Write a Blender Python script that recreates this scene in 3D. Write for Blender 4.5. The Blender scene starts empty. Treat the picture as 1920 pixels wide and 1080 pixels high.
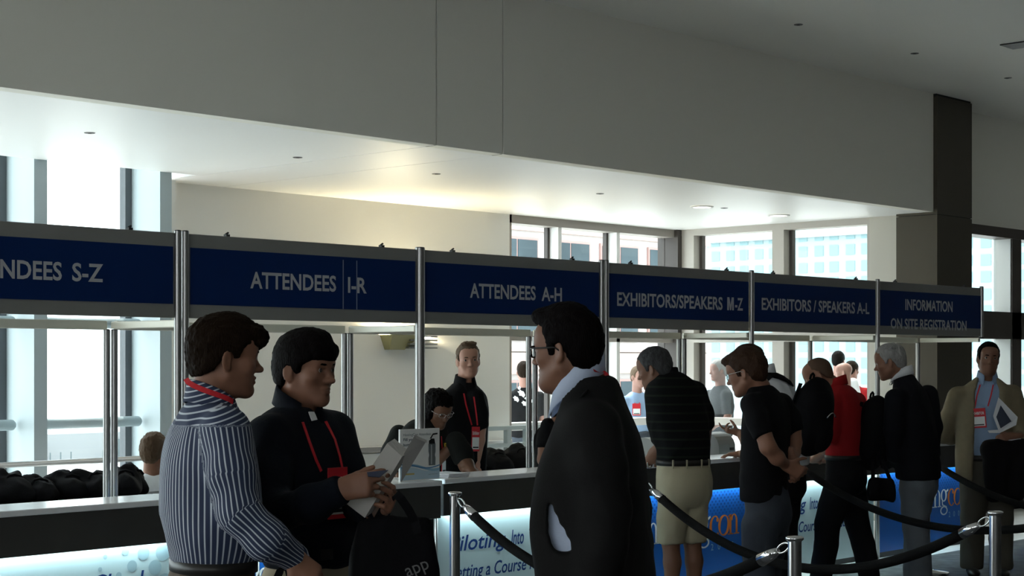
import bpy, math, random
import numpy as np
from mathutils import Vector, Matrix
from mathutils.bvhtree import BVHTree

# ---------------------------------------------------------------- camera, sky, sun, exposure
SC = bpy.context.scene
COL = SC.collection
EYE = 1.65                       # height of the photographer's lens
FPX, HOR = 3100.0, 678.0         # focal length and horizon row of the 1920 x 1080 frame
E1 = (2890 / 4238.2, 3100 / 4238.2)   # world X (along the counters) as (right, forward)
E2 = (-E1[1], E1[0])                  # world Y (towards the far wall)
cam_data = bpy.data.cameras.new('camera')
cam = bpy.data.objects.new('camera', cam_data)
COL.objects.link(cam)
cam.location = (0, 0, EYE)
cam.rotation_euler = (math.pi / 2, 0, math.atan2(-E1[1], E2[1]))
cam_data.sensor_width = 36.0
cam_data.lens = 36.0 * FPX / 1920.0
cam_data.shift_y = (HOR - 540.0) / 1920.0
cam_data.clip_start, cam_data.clip_end = 0.05, 500
SC.camera = cam

SC.view_settings.view_transform = 'Standard'
SC.view_settings.look = 'None'
SC.view_settings.gamma = 1.0
SC.view_settings.use_curve_mapping = False
SC.view_settings.exposure = 0.0

world = bpy.data.worlds.new('sky')
SC.world = world
world.use_nodes = True
wn = world.node_tree.nodes
bg = wn['Background']
bg.inputs['Color'].default_value = (0.90, 0.965, 1.0, 1)
bg.inputs['Strength'].default_value = 5.2

sun_data = bpy.data.lights.new('sun', 'SUN')
sun_data.energy = 6.0
sun_data.angle = math.radians(1.0)
sun_data.color = (1.0, 0.95, 0.88)
sun = bpy.data.objects.new('sun', sun_data)
COL.objects.link(sun)
sun.rotation_euler = (math.radians(-25), 0, math.radians(-28))   # high sun beyond the far windows


def W(px, py, d):
    """World point at photo pixel (px, py) and distance d ahead of the camera."""
    u = (px - 960.0) / FPX
    return Vector(((E1[0] * u + E1[1]) * d, (E2[0] * u + E2[1]) * d, EYE - (py - HOR) * d / FPX))


def depth_on_Y(px, Y):
    return Y / (E2[0] * (px - 960.0) / FPX + E2[1])


def onY(px, py, Y):
    """World point on the upright plane y = Y seen at that photo pixel."""
    return W(px, py, depth_on_Y(px, Y))


def onX(px, py, X):
    return W(px, py, X / (E1[0] * (px - 960.0) / FPX + E1[1]))


def onZ(px, py, z):
    return W(px, py, (EYE - z) * FPX / (py - HOR))


RT = Vector((E1[0], E2[0], 0))    # camera right, in world axes
FW = Vector((E1[1], E2[1], 0))    # camera forward
UP = Vector((0, 0, 1))

# ---------------------------------------------------------------- materials
MATS = {}


def mat(name, col=(0.5, 0.5, 0.5), rough=0.6, metal=0.0, bump=0.0, bscale=80.0, var=0.0, vscale=6.0, emit=None, estr=0.0, spec=0.3, stretch=None, sheen=0.0):
    if name in MATS:
        return MATS[name]
    m = bpy.data.materials.new(name)
    m.use_nodes = True
    nt = m.node_tree
    b = nt.nodes['Principled BSDF']
    b.inputs['Base Color'].default_value = (*col, 1)
    b.inputs['Roughness'].default_value = rough
    b.inputs['Metallic'].default_value = metal
    b.inputs['Specular IOR Level'].default_value = spec
    if sheen:
        b.inputs['Sheen Weight'].default_value = sheen
    if emit:
        b.inputs['Emission Color'].default_value = (*emit, 1)
        b.inputs['Emission Strength'].default_value = estr
    tc = None
    if bump or var:
        tc = nt.nodes.new('ShaderNodeTexCoord')
        src = tc.outputs['Object']
        if stretch:
            mp = nt.nodes.new('ShaderNodeMapping')
            mp.inputs['Scale'].default_value = stretch
            nt.links.new(src, mp.inputs['Vector'])
            src = mp.outputs['Vector']
    if bump:
        nz = nt.nodes.new('ShaderNodeTexNoise')
        nz.inputs['Scale'].default_value = bscale
        nz.inputs['Detail'].default_value = 3
        nt.links.new(src, nz.inputs['Vector'])
        bp = nt.nodes.new('ShaderNodeBump')
        bp.inputs['Strength'].default_value = bump
        bp.inputs['Distance'].default_value = 0.01
        nt.links.new(nz.outputs['Fac'], bp.inputs['Height'])
        nt.links.new(bp.outputs['Normal'], b.inputs['Normal'])
    if var:
        n2 = nt.nodes.new('ShaderNodeTexNoise')
        n2.inputs['Scale'].default_value = vscale
        n2.inputs['Detail'].default_value = 4
        nt.links.new(src, n2.inputs['Vector'])
        mr = nt.nodes.new('ShaderNodeMapRange')
        mr.inputs['From Min'].default_value = 0.3
        mr.inputs['From Max'].default_value = 0.7
        mr.inputs['To Min'].default_value = 1 - var
        mr.inputs['To Max'].default_value = 1 + var
        nt.links.new(n2.outputs['Fac'], mr.inputs['Value'])
        mx = nt.nodes.new('ShaderNodeVectorMath')
        mx.operation = 'SCALE'
        mx.inputs[0].default_value = col
        nt.links.new(mr.outputs['Result'], mx.inputs['Scale'])
        nt.links.new(mx.outputs['Vector'], b.inputs['Base Color'])
    MATS[name] = m
    return m


# ---------------------------------------------------------------- mesh helpers
def tag(o, label=None, cat=None, group=None, kind=None):
    if label: o['label'] = label
    if cat: o['category'] = cat
    if group: o['group'] = group
    if kind: o['kind'] = kind
    return o


def link(name, me, m=None, parent=None):
    o = bpy.data.objects.new(name, me)
    COL.objects.link(o)
    if m is not None:
        me.materials.clear()
        me.materials.append(m)
    if parent is not None:
        o.parent = parent
        if parent.parent is None:
            o.matrix_parent_inverse = Matrix.Translation(-parent.location)
    return o


def root_loc(o):
    v = Vector((0, 0, 0))
    while o is not None:
        if o.parent is None:
            v += o.location
        o = o.parent
    return v


def thing(name, label, cat, loc, group=None):
    o = bpy.data.objects.new(name, None)
    COL.objects.link(o)
    o.location = loc
    o.empty_display_size = 0.1
    return tag(o, label, cat, group)


class MB:
    """Collects shapes in world coordinates and links them as one mesh."""
    def __init__(s):
        s.v, s.f, s.sm = [], [], []

    def add(s, vs, fs, smooth=False):
        n = len(s.v)
        s.v += [tuple(v) for v in vs]
        s.f += [tuple(i + n for i in f) for f in fs]
        s.sm += [smooth] * len(fs)
        return s

    def box(s, a, b, bev=0.0):
        x0, y0, z0 = (min(a[i], b[i]) for i in range(3))
        x1, y1, z1 = (max(a[i], b[i]) for i in range(3))
        if bev <= 0:
            vs = [(x0, y0, z0), (x1, y0, z0), (x1, y1, z0), (x0, y1, z0), (x0, y0, z1), (x1, y0, z1), (x1, y1, z1), (x0, y1, z1)]
            return s.add(vs, [(0, 3, 2, 1), (4, 5, 6, 7), (0, 1, 5, 4), (1, 2, 6, 5), (2, 3, 7, 6), (3, 0, 4, 7)])
        c = Vector(((x0 + x1) / 2, (y0 + y1) / 2, (z0 + z1) / 2))
        return s.obox(c, Vector((1, 0, 0)), Vector((0, 1, 0)), Vector((0, 0, 1)), (x1 - x0, y1 - y0, z1 - z0), bev)

    def obox(s, c, ax, ay, az, size, bev=0.0):
        hx, hy, hz = (q / 2 for q in size)
        if bev <= 0:
            vs = [c + ax * (i * hx) + ay * (j * hy) + az * (k * hz) for k in (-1, 1) for j in (-1, 1) for i in (-1, 1)]
            return s.add(vs, [(0, 2, 3, 1), (4, 5, 7, 6), (0, 1, 5, 4), (1, 3, 7, 5), (3, 2, 6, 7), (2, 0, 4, 6)])
        r = min(bev, hx * .49, hy * .49, hz * .49)
        vs, idx = [], {}
        for i in (-1, 1):
            for j in (-1, 1):
                for k in (-1, 1):
                    for a in range(3):
                        q = [i * (hx - r), j * (hy - r), k * (hz - r)]
                        q[a] += (i, j, k)[a] * r
                        idx[(i, j, k, a)] = len(vs)
                        vs.append(c + ax * q[0] + ay * q[1] + az * q[2])
        fs = []
        for a in range(3):
            b_, c_ = [(1, 2), (2, 0), (0, 1)][a]
            for sg in (-1, 1):
                quad = []
                for (p, q) in ((-1, -1), (1, -1), (1, 1), (-1, 1)):
                    t = [0, 0, 0]; t[a] = sg; t[b_] = p; t[c_] = q
                    quad.append(idx[(*t, a)])
                fs.append(tuple(quad if sg > 0 else quad[::-1]))
        for a in range(3):
            b_, c_ = [(1, 2), (2, 0), (0, 1)][a]
            for p in (-1, 1):
                for q in (-1, 1):
                    t0 = [0, 0, 0]; t0[a] = -1; t0[b_] = p; t0[c_] = q
                    t1 = list(t0); t1[a] = 1
                    quad = [idx[(*t0, b_)], idx[(*t1, b_)], idx[(*t1, c_)], idx[(*t0, c_)]]
                    fs.append(tuple(quad if p * q < 0 else quad[::-1]))
        for i in (-1, 1):
            for j in (-1, 1):
                for k in (-1, 1):
                    tri = [idx[(i, j, k, 0)], idx[(i, j, k, 1)], idx[(i, j, k, 2)]]
                    fs.append(tuple(tri if i * j * k > 0 else tri[::-1]))
        return s.add(vs, fs)

    def tube(s, pts, r, n=10, caps=True, flat=None):
        pts = [Vector(p) for p in pts]
        rs = r if isinstance(r, (list, tuple)) else [r] * len(pts)
        vs, fs = [], []
        prev = None
        for i, p in enumerate(pts):
            t = (pts[min(i + 1, len(pts) - 1)] - pts[max(i - 1, 0)]).normalized()
            if prev is None:
                a = t.orthogonal().normalized()
                if flat is not None:
                    a = (flat - t * flat.dot(t)).normalized()
            else:
                a = (prev - t * prev.dot(t)).normalized()
            prev = a
            b = t.cross(a)
            for k in range(n):
                an = 2 * math.pi * k / n
                vs.append(p + (a * math.cos(an) + b * math.sin(an)) * rs[i])
        for i in range(len(pts) - 1):
            for k in range(n):
                k2 = (k + 1) % n
                fs.append((i * n + k, i * n + k2, (i + 1) * n + k2, (i + 1) * n + k))
        s.add(vs, fs, True)
        if caps:
            m = len(s.v) - len(vs)
            s.f.append(tuple(m + k for k in range(n))[::-1]); s.sm.append(False)
            e = m + (len(pts) - 1) * n
            s.f.append(tuple(e + k for k in range(n))); s.sm.append(False)
        return s

    def ribbon(s, pts, nrm, w, th=0.002):
        """A flat band through pts with the given outward normals."""
        vs, fs = [], []
        pts = [Vector(p) for p in pts]
        for i, p in enumerate(pts):
            t = (pts[min(i + 1, len(pts) - 1)] - pts[max(i - 1, 0)]).normalized()
            n = nrm[i] if isinstance(nrm, list) else nrm
            b = t.cross(n).normalized() * (w / 2)
            h = n.normalized() * th
            vs += [p - b, p + b, p + b + h, p - b + h]
        for i in range(len(pts) - 1):
            for k in range(4):
                k2 = (k + 1) % 4
                fs.append((i * 4 + k, (i + 1) * 4 + k, (i + 1) * 4 + k2, i * 4 + k2))
        e = (len(pts) - 1) * 4
        fs += [(0, 1, 2, 3), (e + 3, e + 2, e + 1, e)]
        return s.add(vs, fs)

    def lathe(s, base, prof, n=24, axis=UP):
        axis = Vector(axis).normalized()
        a = axis.orthogonal().normalized()
        b = axis.cross(a)
        base = Vector(base)
        vs, fs = [], []
        for (r, h) in prof:
            for k in range(n):
                an = 2 * math.pi * k / n
                vs.append(base + axis * h + (a * math.cos(an) + b * math.sin(an)) * max(r, 1e-5))
        for i in range(len(prof) - 1):
            for k in range(n):
                k2 = (k + 1) % n
                fs.append((i * n + k, i * n + k2, (i + 1) * n + k2, (i + 1) * n + k))
        return s.add(vs, fs, True)

    def prism(s, poly, off):
        """Extrude a planar polygon (world points) by the vector off."""
        n = len(poly)
        poly = [Vector(p) for p in poly]
        off = Vector(off)
        vs = poly + [p + off for p in poly]
        fs = [tuple(range(n))[::-1], tuple(range(n, 2 * n))]
        fs += [(i, (i + 1) % n, n + (i + 1) % n, n + i) for i in range(n)]
        return s.add(vs, fs)

    def strip(s, rows, smooth=True, closed=False):
        n = len(rows[0])
        vs = [p for r in rows for p in r]
        fs = []
        for i in range(len(rows) - 1):
            for k in range(n if closed else n - 1):
                k2 = (k + 1) % n
                fs.append((i * n + k, i * n + k2, (i + 1) * n + k2, (i + 1) * n + k))
        return s.add(vs, fs, smooth)

    def build(s, name, m, parent=None):
        o_ = root_loc(parent) if parent is not None else Vector((0, 0, 0))
        me = bpy.data.meshes.new(name)
        me.from_pydata(s.v, [], s.f)
        me.polygons.foreach_set('use_smooth', s.sm)
        me.update()
        return link(name, me, m, parent)


def structure(name, mb, m):
    return tag(mb.build(name, m), kind='structure')


def text_mesh(body, shear=0.0, bold=0.0):
    cu = bpy.data.curves.new('lettering', 'FONT')
    cu.body = body
    cu.size = 1.0
    cu.shear = shear
    cu.offset = bold
    cu.resolution_u = 3
    ob = bpy.data.objects.new('lettering', cu)
    COL.objects.link(ob)
    me = bpy.data.meshes.new_from_object(ob.evaluated_get(bpy.context.evaluated_depsgraph_get()))
    bpy.data.objects.remove(ob)
    v = np.empty(len(me.vertices) * 3)
    me.vertices.foreach_get('co', v)
    v = v.reshape(-1, 3)
    f = [tuple(p.vertices) for p in me.polygons]
    bpy.data.meshes.remove(me)
    return v, f


def letters(mb, body, o, ax, ay, x0, x1, y0, y1, caps_of=None, shear=0.0, bold=0.0, thick=0.003):
    """Lettering fitted to the box x0..x1, y0..y1 (baseline .. cap height) on the plane o + ax, ay."""
    v, f = text_mesh(body, shear, bold)
    lo, hi = v.min(0), v.max(0)
    cap, base = 0.7 + bold, 0.0 - bold
    n = ax.cross(ay).normalized()
    pts = []
    for p in v:
        X = x0 + (p[0] - lo[0]) / (hi[0] - lo[0]) * (x1 - x0)
        Y = y0 + (p[1] - base) / (cap - base) * (y1 - y0)
        pts.append(o + ax * X + ay * Y + n * thick)
    mb.add(pts, f)
    return mb


AX, AY, AZ = Vector((1, 0, 0)), Vector((0, 1, 0)), Vector((0, 0, 1))
O0 = Vector((0, 0, 0))
# ---------------------------------------------------------------- the hall
SOF, CEIL, YF, YB, XR = 3.15, 4.33, 8.20, 11.50, 15.10
m_wall = mat('painted_wall', (0.84, 0.83, 0.79), 0.75, bump=0.05, bscale=250)
m_bulk = mat('bulkhead_paint', (0.86, 0.845, 0.765), 0.8, bump=0.05, bscale=250)
m_ceil = mat('ceiling_paint', (0.86, 0.85, 0.80), 0.8)
m_sof = mat('soffit_paint', (0.90, 0.90, 0.885), 0.45)
m_floor = mat('carpet', (0.10, 0.10, 0.10), 0.9, bump=0.4, bscale=300, var=0.3, vscale=9)
m_back = mat('office_floor', (0.70, 0.69, 0.67), 0.5, var=0.1)
m_joint = mat('dark_joint', (0.03, 0.03, 0.03), 0.9)
m_col = mat('bronze_cladding', (0.075, 0.066, 0.05), 0.55, metal=0.2, bump=0.03)
m_fin = mat('grey_mullion', (0.43, 0.50, 0.52), 0.45)
m_frame = mat('taupe_frame', (0.34, 0.31, 0.28), 0.5)
m_darkframe = mat('bronze_frame', (0.07, 0.06, 0.055), 0.5)
m_white = mat('white_reveal', (0.80, 0.80, 0.79), 0.6)
m_alu = mat('brushed_aluminium', (0.42, 0.42, 0.41), 0.36, metal=0.9, bump=0.03, bscale=60, stretch=(30, 30, 1))
m_chrome = mat('chrome', (0.75, 0.75, 0.76), 0.12, metal=1.0)

structure('floor', MB().box((-9, -12, -0.1), (26, 7.0, 0)), m_floor)
structure('floor_office', MB().box((-9, 7.0, -0.1), (26, YB + .3, 0)), m_back)
structure('terrace', MB().box((8, YB + .3, -0.3), (40, 24, -0.06)).box((26, -12, -0.3), (40, YB + .3, -.06)), mat('terrace_paving', (0.68, 0.67, 0.65), 0.8, var=0.1))
structure('street_ground', MB().box((-60, -12, -14.3), (140, 110, -14)), mat('terrace_paving', (0.68, 0.67, 0.65), 0.8, var=0.1))
structure('ceiling', MB().box((-9, -12, CEIL), (26, YF + .3, CEIL + .2)), m_ceil)
structure('roof', MB().box((-9, -12, CEIL + .5), (26, YB + .45, CEIL + .7)), m_ceil)

XJ0, XJ1, g = 8.03, 8.70, 0.007
mb = MB()
for a, b in ((-9, XJ0 - g), (XJ0 + g, XJ1 - g), (XJ1 + g, 14.98)):
    mb.box((a, YF, SOF), (b, YF + .12, CEIL))
structure('wall_bulkhead', mb, m_bulk)
structure('trim_1', MB().box((XJ0 - g, YF + .02, SOF), (XJ0 + g, YF + .11, CEIL)).box((XJ1 - g, YF + .02, SOF), (XJ1 + g, YF + .11, CEIL)), m_joint)
mb = MB()
s = 0.006
for a, b in ((-9, XJ0 - s), (XJ0 + s, XJ1 - s), (XJ1 + s, XR + .2)):
    y1 = YB + .2
    if a < 0:
        mb.box((a, YF + .12, SOF), (8.0, 10.93, SOF + .1))
        mb.box((8.0, YF + .12, SOF), (b, y1, SOF + .1))
    else:
        mb.box((a, YF + .12, SOF), (b, y1, SOF + .1))
structure('ceiling_soffit', mb, m_sof)
structure('trim_2', MB().box((XJ0 - s, YF + .12, SOF + .012), (XJ0 + s, YB, SOF + .09)).box((XJ1 - s, YF + .12, SOF + .012), (XJ1 + s, YB, SOF + .09)), mat('soffit_joint', (.5, .5, .5), .8))

# far wall, its handrail and the glazed bay at its left
structure('wall_back', MB().box((8.12, YB, 0), (12.30, YB + .2, 5.0)), m_wall)
structure('wall_back_return', MB().box((8.02, 10.95, SOF + .1), (8.12, YB + .2, 5.0)).box((8.04, YB - .12, 0), (8.12, YB + .2, SOF)), m_wall)
mb = MB()
fins = [x * 1.115 + 6.55 for x in range(-9, 2)]
for x in fins:
    mb.box((x, 10.95, 0), (x + .11, 11.36, 5.2))
structure('trim_3', mb, m_fin)
mb = MB()
for x in fins:
    mb.box((x - .06, 11.34, 0), (x - .002, 11.42, 5.2))
structure('trim_4', mb, mat('dark_window_bead', (.10, .11, .12), .5))
mb = MB()
for x in fins[:-1]:
    for z in (1.95, 1.175):
        mb.tube([(x + .11, 11.18, z), (x + 1.06, 11.18, z)], .042, 12)
        mb.lathe((x + 1.06, 11.18, z), [(.042, 0), (.038, .015), (.025, .028), (0, .033)], 12, AX)
structure('trim_5', mb, m_fin)
m_glass = bpy.data.materials.new('window_glass')
m_glass.use_nodes = True
nt = m_glass.node_tree
nt.nodes.remove(nt.nodes['Principled BSDF'])
tr = nt.nodes.new('ShaderNodeBsdfTransparent'); tr.inputs['Color'].default_value = (.93, .97, .97, 1)
gl = nt.nodes.new('ShaderNodeBsdfGlossy'); gl.inputs['Roughness'].default_value = .02
mx = nt.nodes.new('ShaderNodeMixShader'); mx.inputs['Fac'].default_value = .012
nt.links.new(tr.outputs[0], mx.inputs[1]); nt.links.new(gl.outputs[0], mx.inputs[2])
nt.links.new(mx.outputs[0], nt.nodes['Material Output'].inputs['Surface'])
n_win = 0
for x in fins[:-1]:
    n_win += 1
    structure('window_%d' % n_win, MB().box((x + .11, 11.375, 0), (x + 1.055, 11.385, 5.2)), m_glass)

# windows in the far wall to the right of it
ZT, ZS = 1.915, 0.98
mb = MB().box((12.30, YB - .0, SOF - .085), (XR + .1, YB + .2, SOF)).box((12.30, YB + .02, ZT - .05), (XR, YB + .16, ZT + .05))
mb.box((12.30, YB, -.0), (12.33, YB + .2, SOF))
structure('trim_6', mb, m_frame)
mb = MB()
edges = [12.33]
for x in (13.07, 14.04):
    mb.box((x, YB + .02, 0), (x + .055, YB + .20, SOF - .085))
    edges += [x, x + .055]
edges.append(XR - .02)
mb.box((12.335, YB + .04, ZS - .04), (XR - .003, YB + .197, ZS + .04)).box((12.337, YB + .03, .001), (XR - .003, YB + .196, .12))
structure('trim_7', mb, m_white)
mb = MB()
for i in range(0, 6, 2):
    n_win += 1
    structure('window_%d' % n_win, MB().box((edges[i], YB + .165, 0.12), (edges[i + 1], YB + .175, SOF - .085)), m_glass)
    mb.box((edges[i + 1] - .035, YB + .14, .1), (edges[i + 1] - .001, YB + .19, SOF - .085))
structure('trim_8', mb, m_darkframe)
structure('trim_9', MB().box((XR - .05, YB - .05, 0), (XR + .12, YB + .24, SOF)), m_darkframe)

# right-hand wall of the bay: two windows, then plain wall up to the column
structure('wall_right', MB().box((XR, YF + .1, 0), (XR + .2, 8.60, SOF + .1)).box((XR, 8.608, 0), (XR + .2, 9.0, SOF + .1)).box((XR + .01, 8.59, 0), (XR + .2, 8.62, SOF)), mat('beige_wall_panel', (.55, .53, .47), .7))
mb = MB().box((XR + .02, 9.0, SOF - .07), (XR + .2, YB, SOF)).box((XR + .017, 9.001, ZT - .05), (XR + .199, YB - .001, ZT + .05))
mb.box((XR + .023, 10.07, 0), (XR + .198, 10.22, SOF - .002)).box((XR + .023, 11.28, 0), (XR + .198, YB - .002, SOF - .002)).box((XR + .023, 9.002, 0), (XR + .198, 9.04, SOF - .002))
mb.box((XR + .026, 9.004, ZS - .04), (XR + .196, YB - .004, ZS + .04)).box((XR + .026, 9.004, .001), (XR + .196, YB - .004, .12))
structure('trim_10', mb, mat('stone_grey_frame', (.50, .47, .43), .6))
for a, b in ((9.04, 10.07), (10.22, 11.28)):
    n_win += 1
    structure('window_%d' % n_win, MB().box((XR + .16, a, .12), (XR + .17, b, SOF - .07)), m_glass)
structure('trim_11', MB().box((XR + .13, 10.03, .12), (XR + .19, 10.069, SOF - .07)).box((XR + .13, 11.24, .12), (XR + .19, 11.279, SOF - .07)), m_darkframe)

# column and the window wall beyond it
structure('column', MB().box((14.985, 8.16, 0), (15.71, 8.62, 3.12)).box((14.985, 8.16, 3.127), (15.71, 8.62, CEIL - .02)), m_col)
structure('trim_12', MB().box((15.0, 8.17, 3.1), (15.70, 8.60, 3.14)).box((14.985, 8.17, CEIL - .03), (15.70, 8.6, CEIL)), m_joint)
YW = 8.50
structure('wall_right_upper', MB().box((15.71, YW, 3.13), (26, YW + .2, CEIL)), m_bulk)
mb = MB().box((15.71, YW - .02, 3.02), (26, YW + .22, 3.13)).box((15.71, YW, 1.9), (26, YW + .2, 2.2)).box((15.71, YW, 0), (26, YW + .2, .5))
for x in (15.9, 17.31, 18.72, 20.13, 21.54, 22.95, 24.36):
    mb.box((x, YW, 0), (x + .22, YW + .22, 3.05))
structure('trim_13', mb, m_darkframe)
mb = MB()
for x in (15.9, 17.31, 18.72, 20.13, 21.54, 22.95):
    mb.box((x - .008, YW + .02, .5), (x - .0005, YW + .22, 3.02))  # white plates put the daylight on the dark mullions' left faces into colour
structure('trim_14', mb, m_white)
for x in (16.12, 17.53, 18.94, 20.35, 21.76):
    n_win += 1
    structure('window_%d' % n_win, MB().box((x, YW + .19, .5), (x + 1.18, YW + .2, 3.02)), m_glass)
# the rest of the hall, behind and beside the photographer
mb = MB().box((-9.2, -12, 0), (-9, YB, 1.8)).box((-9.2, -12, 3.9), (-9, YB, CEIL + .7))
for y in (-12, -8.5, -5, -1.5, 2, 5.5):
    mb.box((-9.2, y, 1.8), (-9, y + .7 + (YB - 6.2 if y > 5 else 0), 3.9))  # piers between unseen openings, added and sized to let in side light
structure('wall_left', mb, m_wall)
structure('wall_far_right', MB().box((26, -12, 0), (26.2, YW + .2, CEIL)), mat('end_wall_bounce_cut', (.22, .21, .19), .8))  # unseen wall, coloured dark to cut bounce onto the bulkhead
structure('wall_front', MB().box((-9, -12.2, 0), (26, -12, CEIL)), mat('rear_wall_bounce_cut', (.22, .21, .19), .8))  # unseen wall behind the camera, also darkened against bounce light

# sprinkler and lamp fittings
m_dark = mat('black_plastic', (.03, .03, .03), .5)
SPR = 'small dark sprinkler plates flush in the ceilings'
for px, py, z, w in ((168, 249, SOF, 'white soffit above the sign for attendees S to Z'), (558, 295, SOF, 'white soffit left of the ceiling joint line'), (818, 326, SOF, 'white soffit just right of the ceiling joint lines'),
                     (1125, 363, SOF, 'white soffit before the corner windows, left of the lamp'), (1358, 390, SOF, 'white soffit right beside the round lamp'), (1497, 46, CEIL, 'upper ceiling above the dark bulkhead, leftmost there'),
                     (1715, 100, CEIL, 'upper ceiling just above the column'), (1890, 146, CEIL, 'upper ceiling to the right of the column top')):
    p = onZ(px, py, z)
    t = thing('sprinkler_plate', 'small dark sprinkler plate in the ' + w, 'sprinkler', p, SPR)
    MB().lathe(p - UP * .004, [(0, 0), (.032, 0), (.036, .002), (.036, .004)], 20).build('cover_plate', mat('sprinkler_grey', (.10, .10, .10), .5), t)
    MB().lathe(p - UP * .006, [(0, 0), (.012, 0), (.012, .003)], 14).build('heat_cap', m_dark, t)
p = onZ(1912, 83, CEIL)
t = thing('ceiling_speaker_grille', 'dark square vent set in the upper ceiling at the edge of view', 'vent', p)
MB().box(p - Vector((.12, .12, .012)), p + Vector((.12, .12, -.002))).build('grille', m_dark, t)
m_lens = mat('lamp_lens', (.9, .9, .85), .4, emit=(1, .93, .78), estr=6.0)
for px, py, w in ((1316, 387, 'lit round recessed lamp in the white soffit, nearer of the two'), (1460, 403, 'faint round recessed lamp in the soffit, in front of the right window')):
    p = onZ(px, py, SOF)
    t = thing('recessed_lamp', w, 'lamp', p, 'recessed soffit lamps')
    MB().lathe(p - UP * .012, [(.085, 0), (.11, 0), (.115, .006), (.115, .011)], 28).build('trim_ring', m_white, t)
    MB().lathe(p - UP * .009, [(0, 0), (.085, 0), (.086, .008)], 28).build('lens', m_lens, t)

# wedge-shaped uplighter on the far wall
p = onY(742, 642, YB)
t = thing('wall_uplighter', 'olive wedge-shaped uplighter with louvred end on the far white wall', 'wall lamp', (p.x, YB, p.z))
xa, xm, xb = onY(712, 642, YB).x, onY(752, 642, YB).x, onY(800, 642, YB).x
zt, zb = p.z + .07, p.z - .07
yo = YB - .17
MB().add([(xa, YB, zt), (xm + .1, YB, zt), (xm + .1, yo, zt), (xa, yo, zt), (xa + .06, YB, zb), (xm - .02, YB, zb), (xm - .02, yo + .1, zb), (xa + .06, yo + .1, zb)],
         [(3, 2, 6, 7), (0, 3, 7, 4), (4, 7, 6, 5), (2, 1, 5, 6)]).build('housing', mat('olive_enamel', (.30, .28, .14), .5), t)
mb = MB()
for k in range(4):
    mb.box((xm - .02, yo + .02, zb + .012 + k * .036), (xb, YB - .005, zb + .026 + k * .036))
mb.build('louvre', m_alu, t)
MB().box((xa + .05, yo + .05, zt - .03), (xb - .05, YB - .05, zt - .022)).build('lamp_tube', mat('uplighter_tube', (1, 1, .9), .4, emit=(1, .86, .55), estr=800.0), t)

# handrails
m_rail = mat('rail_steel', (.55, .53, .52), .35, metal=.7)
t = thing('guard_rail', 'round steel guard rail running along the tall left windows', 'rail', (5.5, 10.78, 0))
mb = MB().tube([(-4, 10.78, .905), (8.0, 10.78, .905)], .021, 12)
mb.build('handrail', m_rail, t)
for x in (2.2, 4.2, 6.2, 7.72):
    MB().tube([(x, 10.78, 0), (x, 10.78, .9)], .014, 10).build('baluster', m_rail, t)
MB().tube([(-4, 10.78, .66), (8.0, 10.78, .66)], .012, 10).build('lower_rail', m_rail, t)
t = thing('bumper_rail', 'pale bumper rail along the bottom of the far white wall', 'rail', (10, YB - .03, 0))
mb = MB().box((8.12, YB - .045, .80), (12.3, YB - .001, .86), .008)
mb.build('rail_cap', m_rail, t)
MB().box((8.12, YB - .02, .0), (12.3, YB - .001, .79)).build('lower_panel', mat('pale_panel', (.62, .64, .64), .6), t)
p = onY(905, 825, YB - .25)
t = thing('low_barrier', 'low grey metal barrier below the right end of the white wall', 'barrier', (p.x + .5, YB - .25, 0))
xa, xb = onY(903, 800, YB - .25).x, onY(1010, 800, YB - .25).x
MB().box((xa, YB - .28, .97), (xb, YB - .22, 1.01)).box((xa, YB - .28, .80), (xb, YB - .22, .84)).build('top_rail', m_fin, t)
for x in (xa + .01, xa + .34, xa + .62):
    MB().box((x, YB - .275, 0), (x + .06, YB - .225, .97)).build('post', m_fin, t)
# ---------------------------------------------------------------- registration booth
ZC = .94                         # counter height
Y0, YK = 7.20, 7.86              # front face of the frame, centre of the rear posts
ZF0, ZF1 = 1.880, 2.325
PX = [1.70, 3.44, 5.174, 6.909, 8.637, 10.378, 12.21, 14.065]
m_post = m_alu
m_grey = mat('grey_laminate', (.24, .24, .23), .6, var=.04, vscale=3)
m_blue = mat('sign_blue', (.003, .022, .11), .55, spec=.15)
m_letter = mat('sign_letter_white', (.50, .51, .53), .5)
m_top = mat('white_counter_top', (.80, .81, .82), .22)
m_band = mat('charcoal_band', (.055, .055, .052), .35, var=.08)


def octopost(name, x, y, z0, z1, label, group, R=.020):
    """Fluted octagonal exhibition upright."""
    t = thing(name, label, 'post', (x, y, z0), group)
    prof = []
    for k in range(8):
        for da, rr in ((-.30, R), (.06 - .2, R), (-.10, R * .72), (.10, R * .72), (.14, R), (.30, R)):
            an = (k + .5) * math.pi / 4 + da
            prof.append((rr * math.cos(an), rr * math.sin(an)))
    n = len(prof)
    vs = [(x + a, y + b, z) for z in (z0, z1) for a, b in prof]
    fs = [(i, (i + 1) % n, n + (i + 1) % n, n + i) for i in range(n)] + [tuple(range(n))[::-1], tuple(range(n, 2 * n))]
    MB().add(vs, fs).build('shaft', m_post, t)
    MB().lathe((x, y, z1), [(R * .9, 0), (R * .9, .004), (.01, .006), (0, .006)], 16).build('end_cap', m_dark, t)
    MB().lathe((x, y, z0), [(R * 1.15, 0), (R * 1.15, .012), (R * .9, .016)], 16).build('foot', m_dark, t)
    return t


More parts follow.
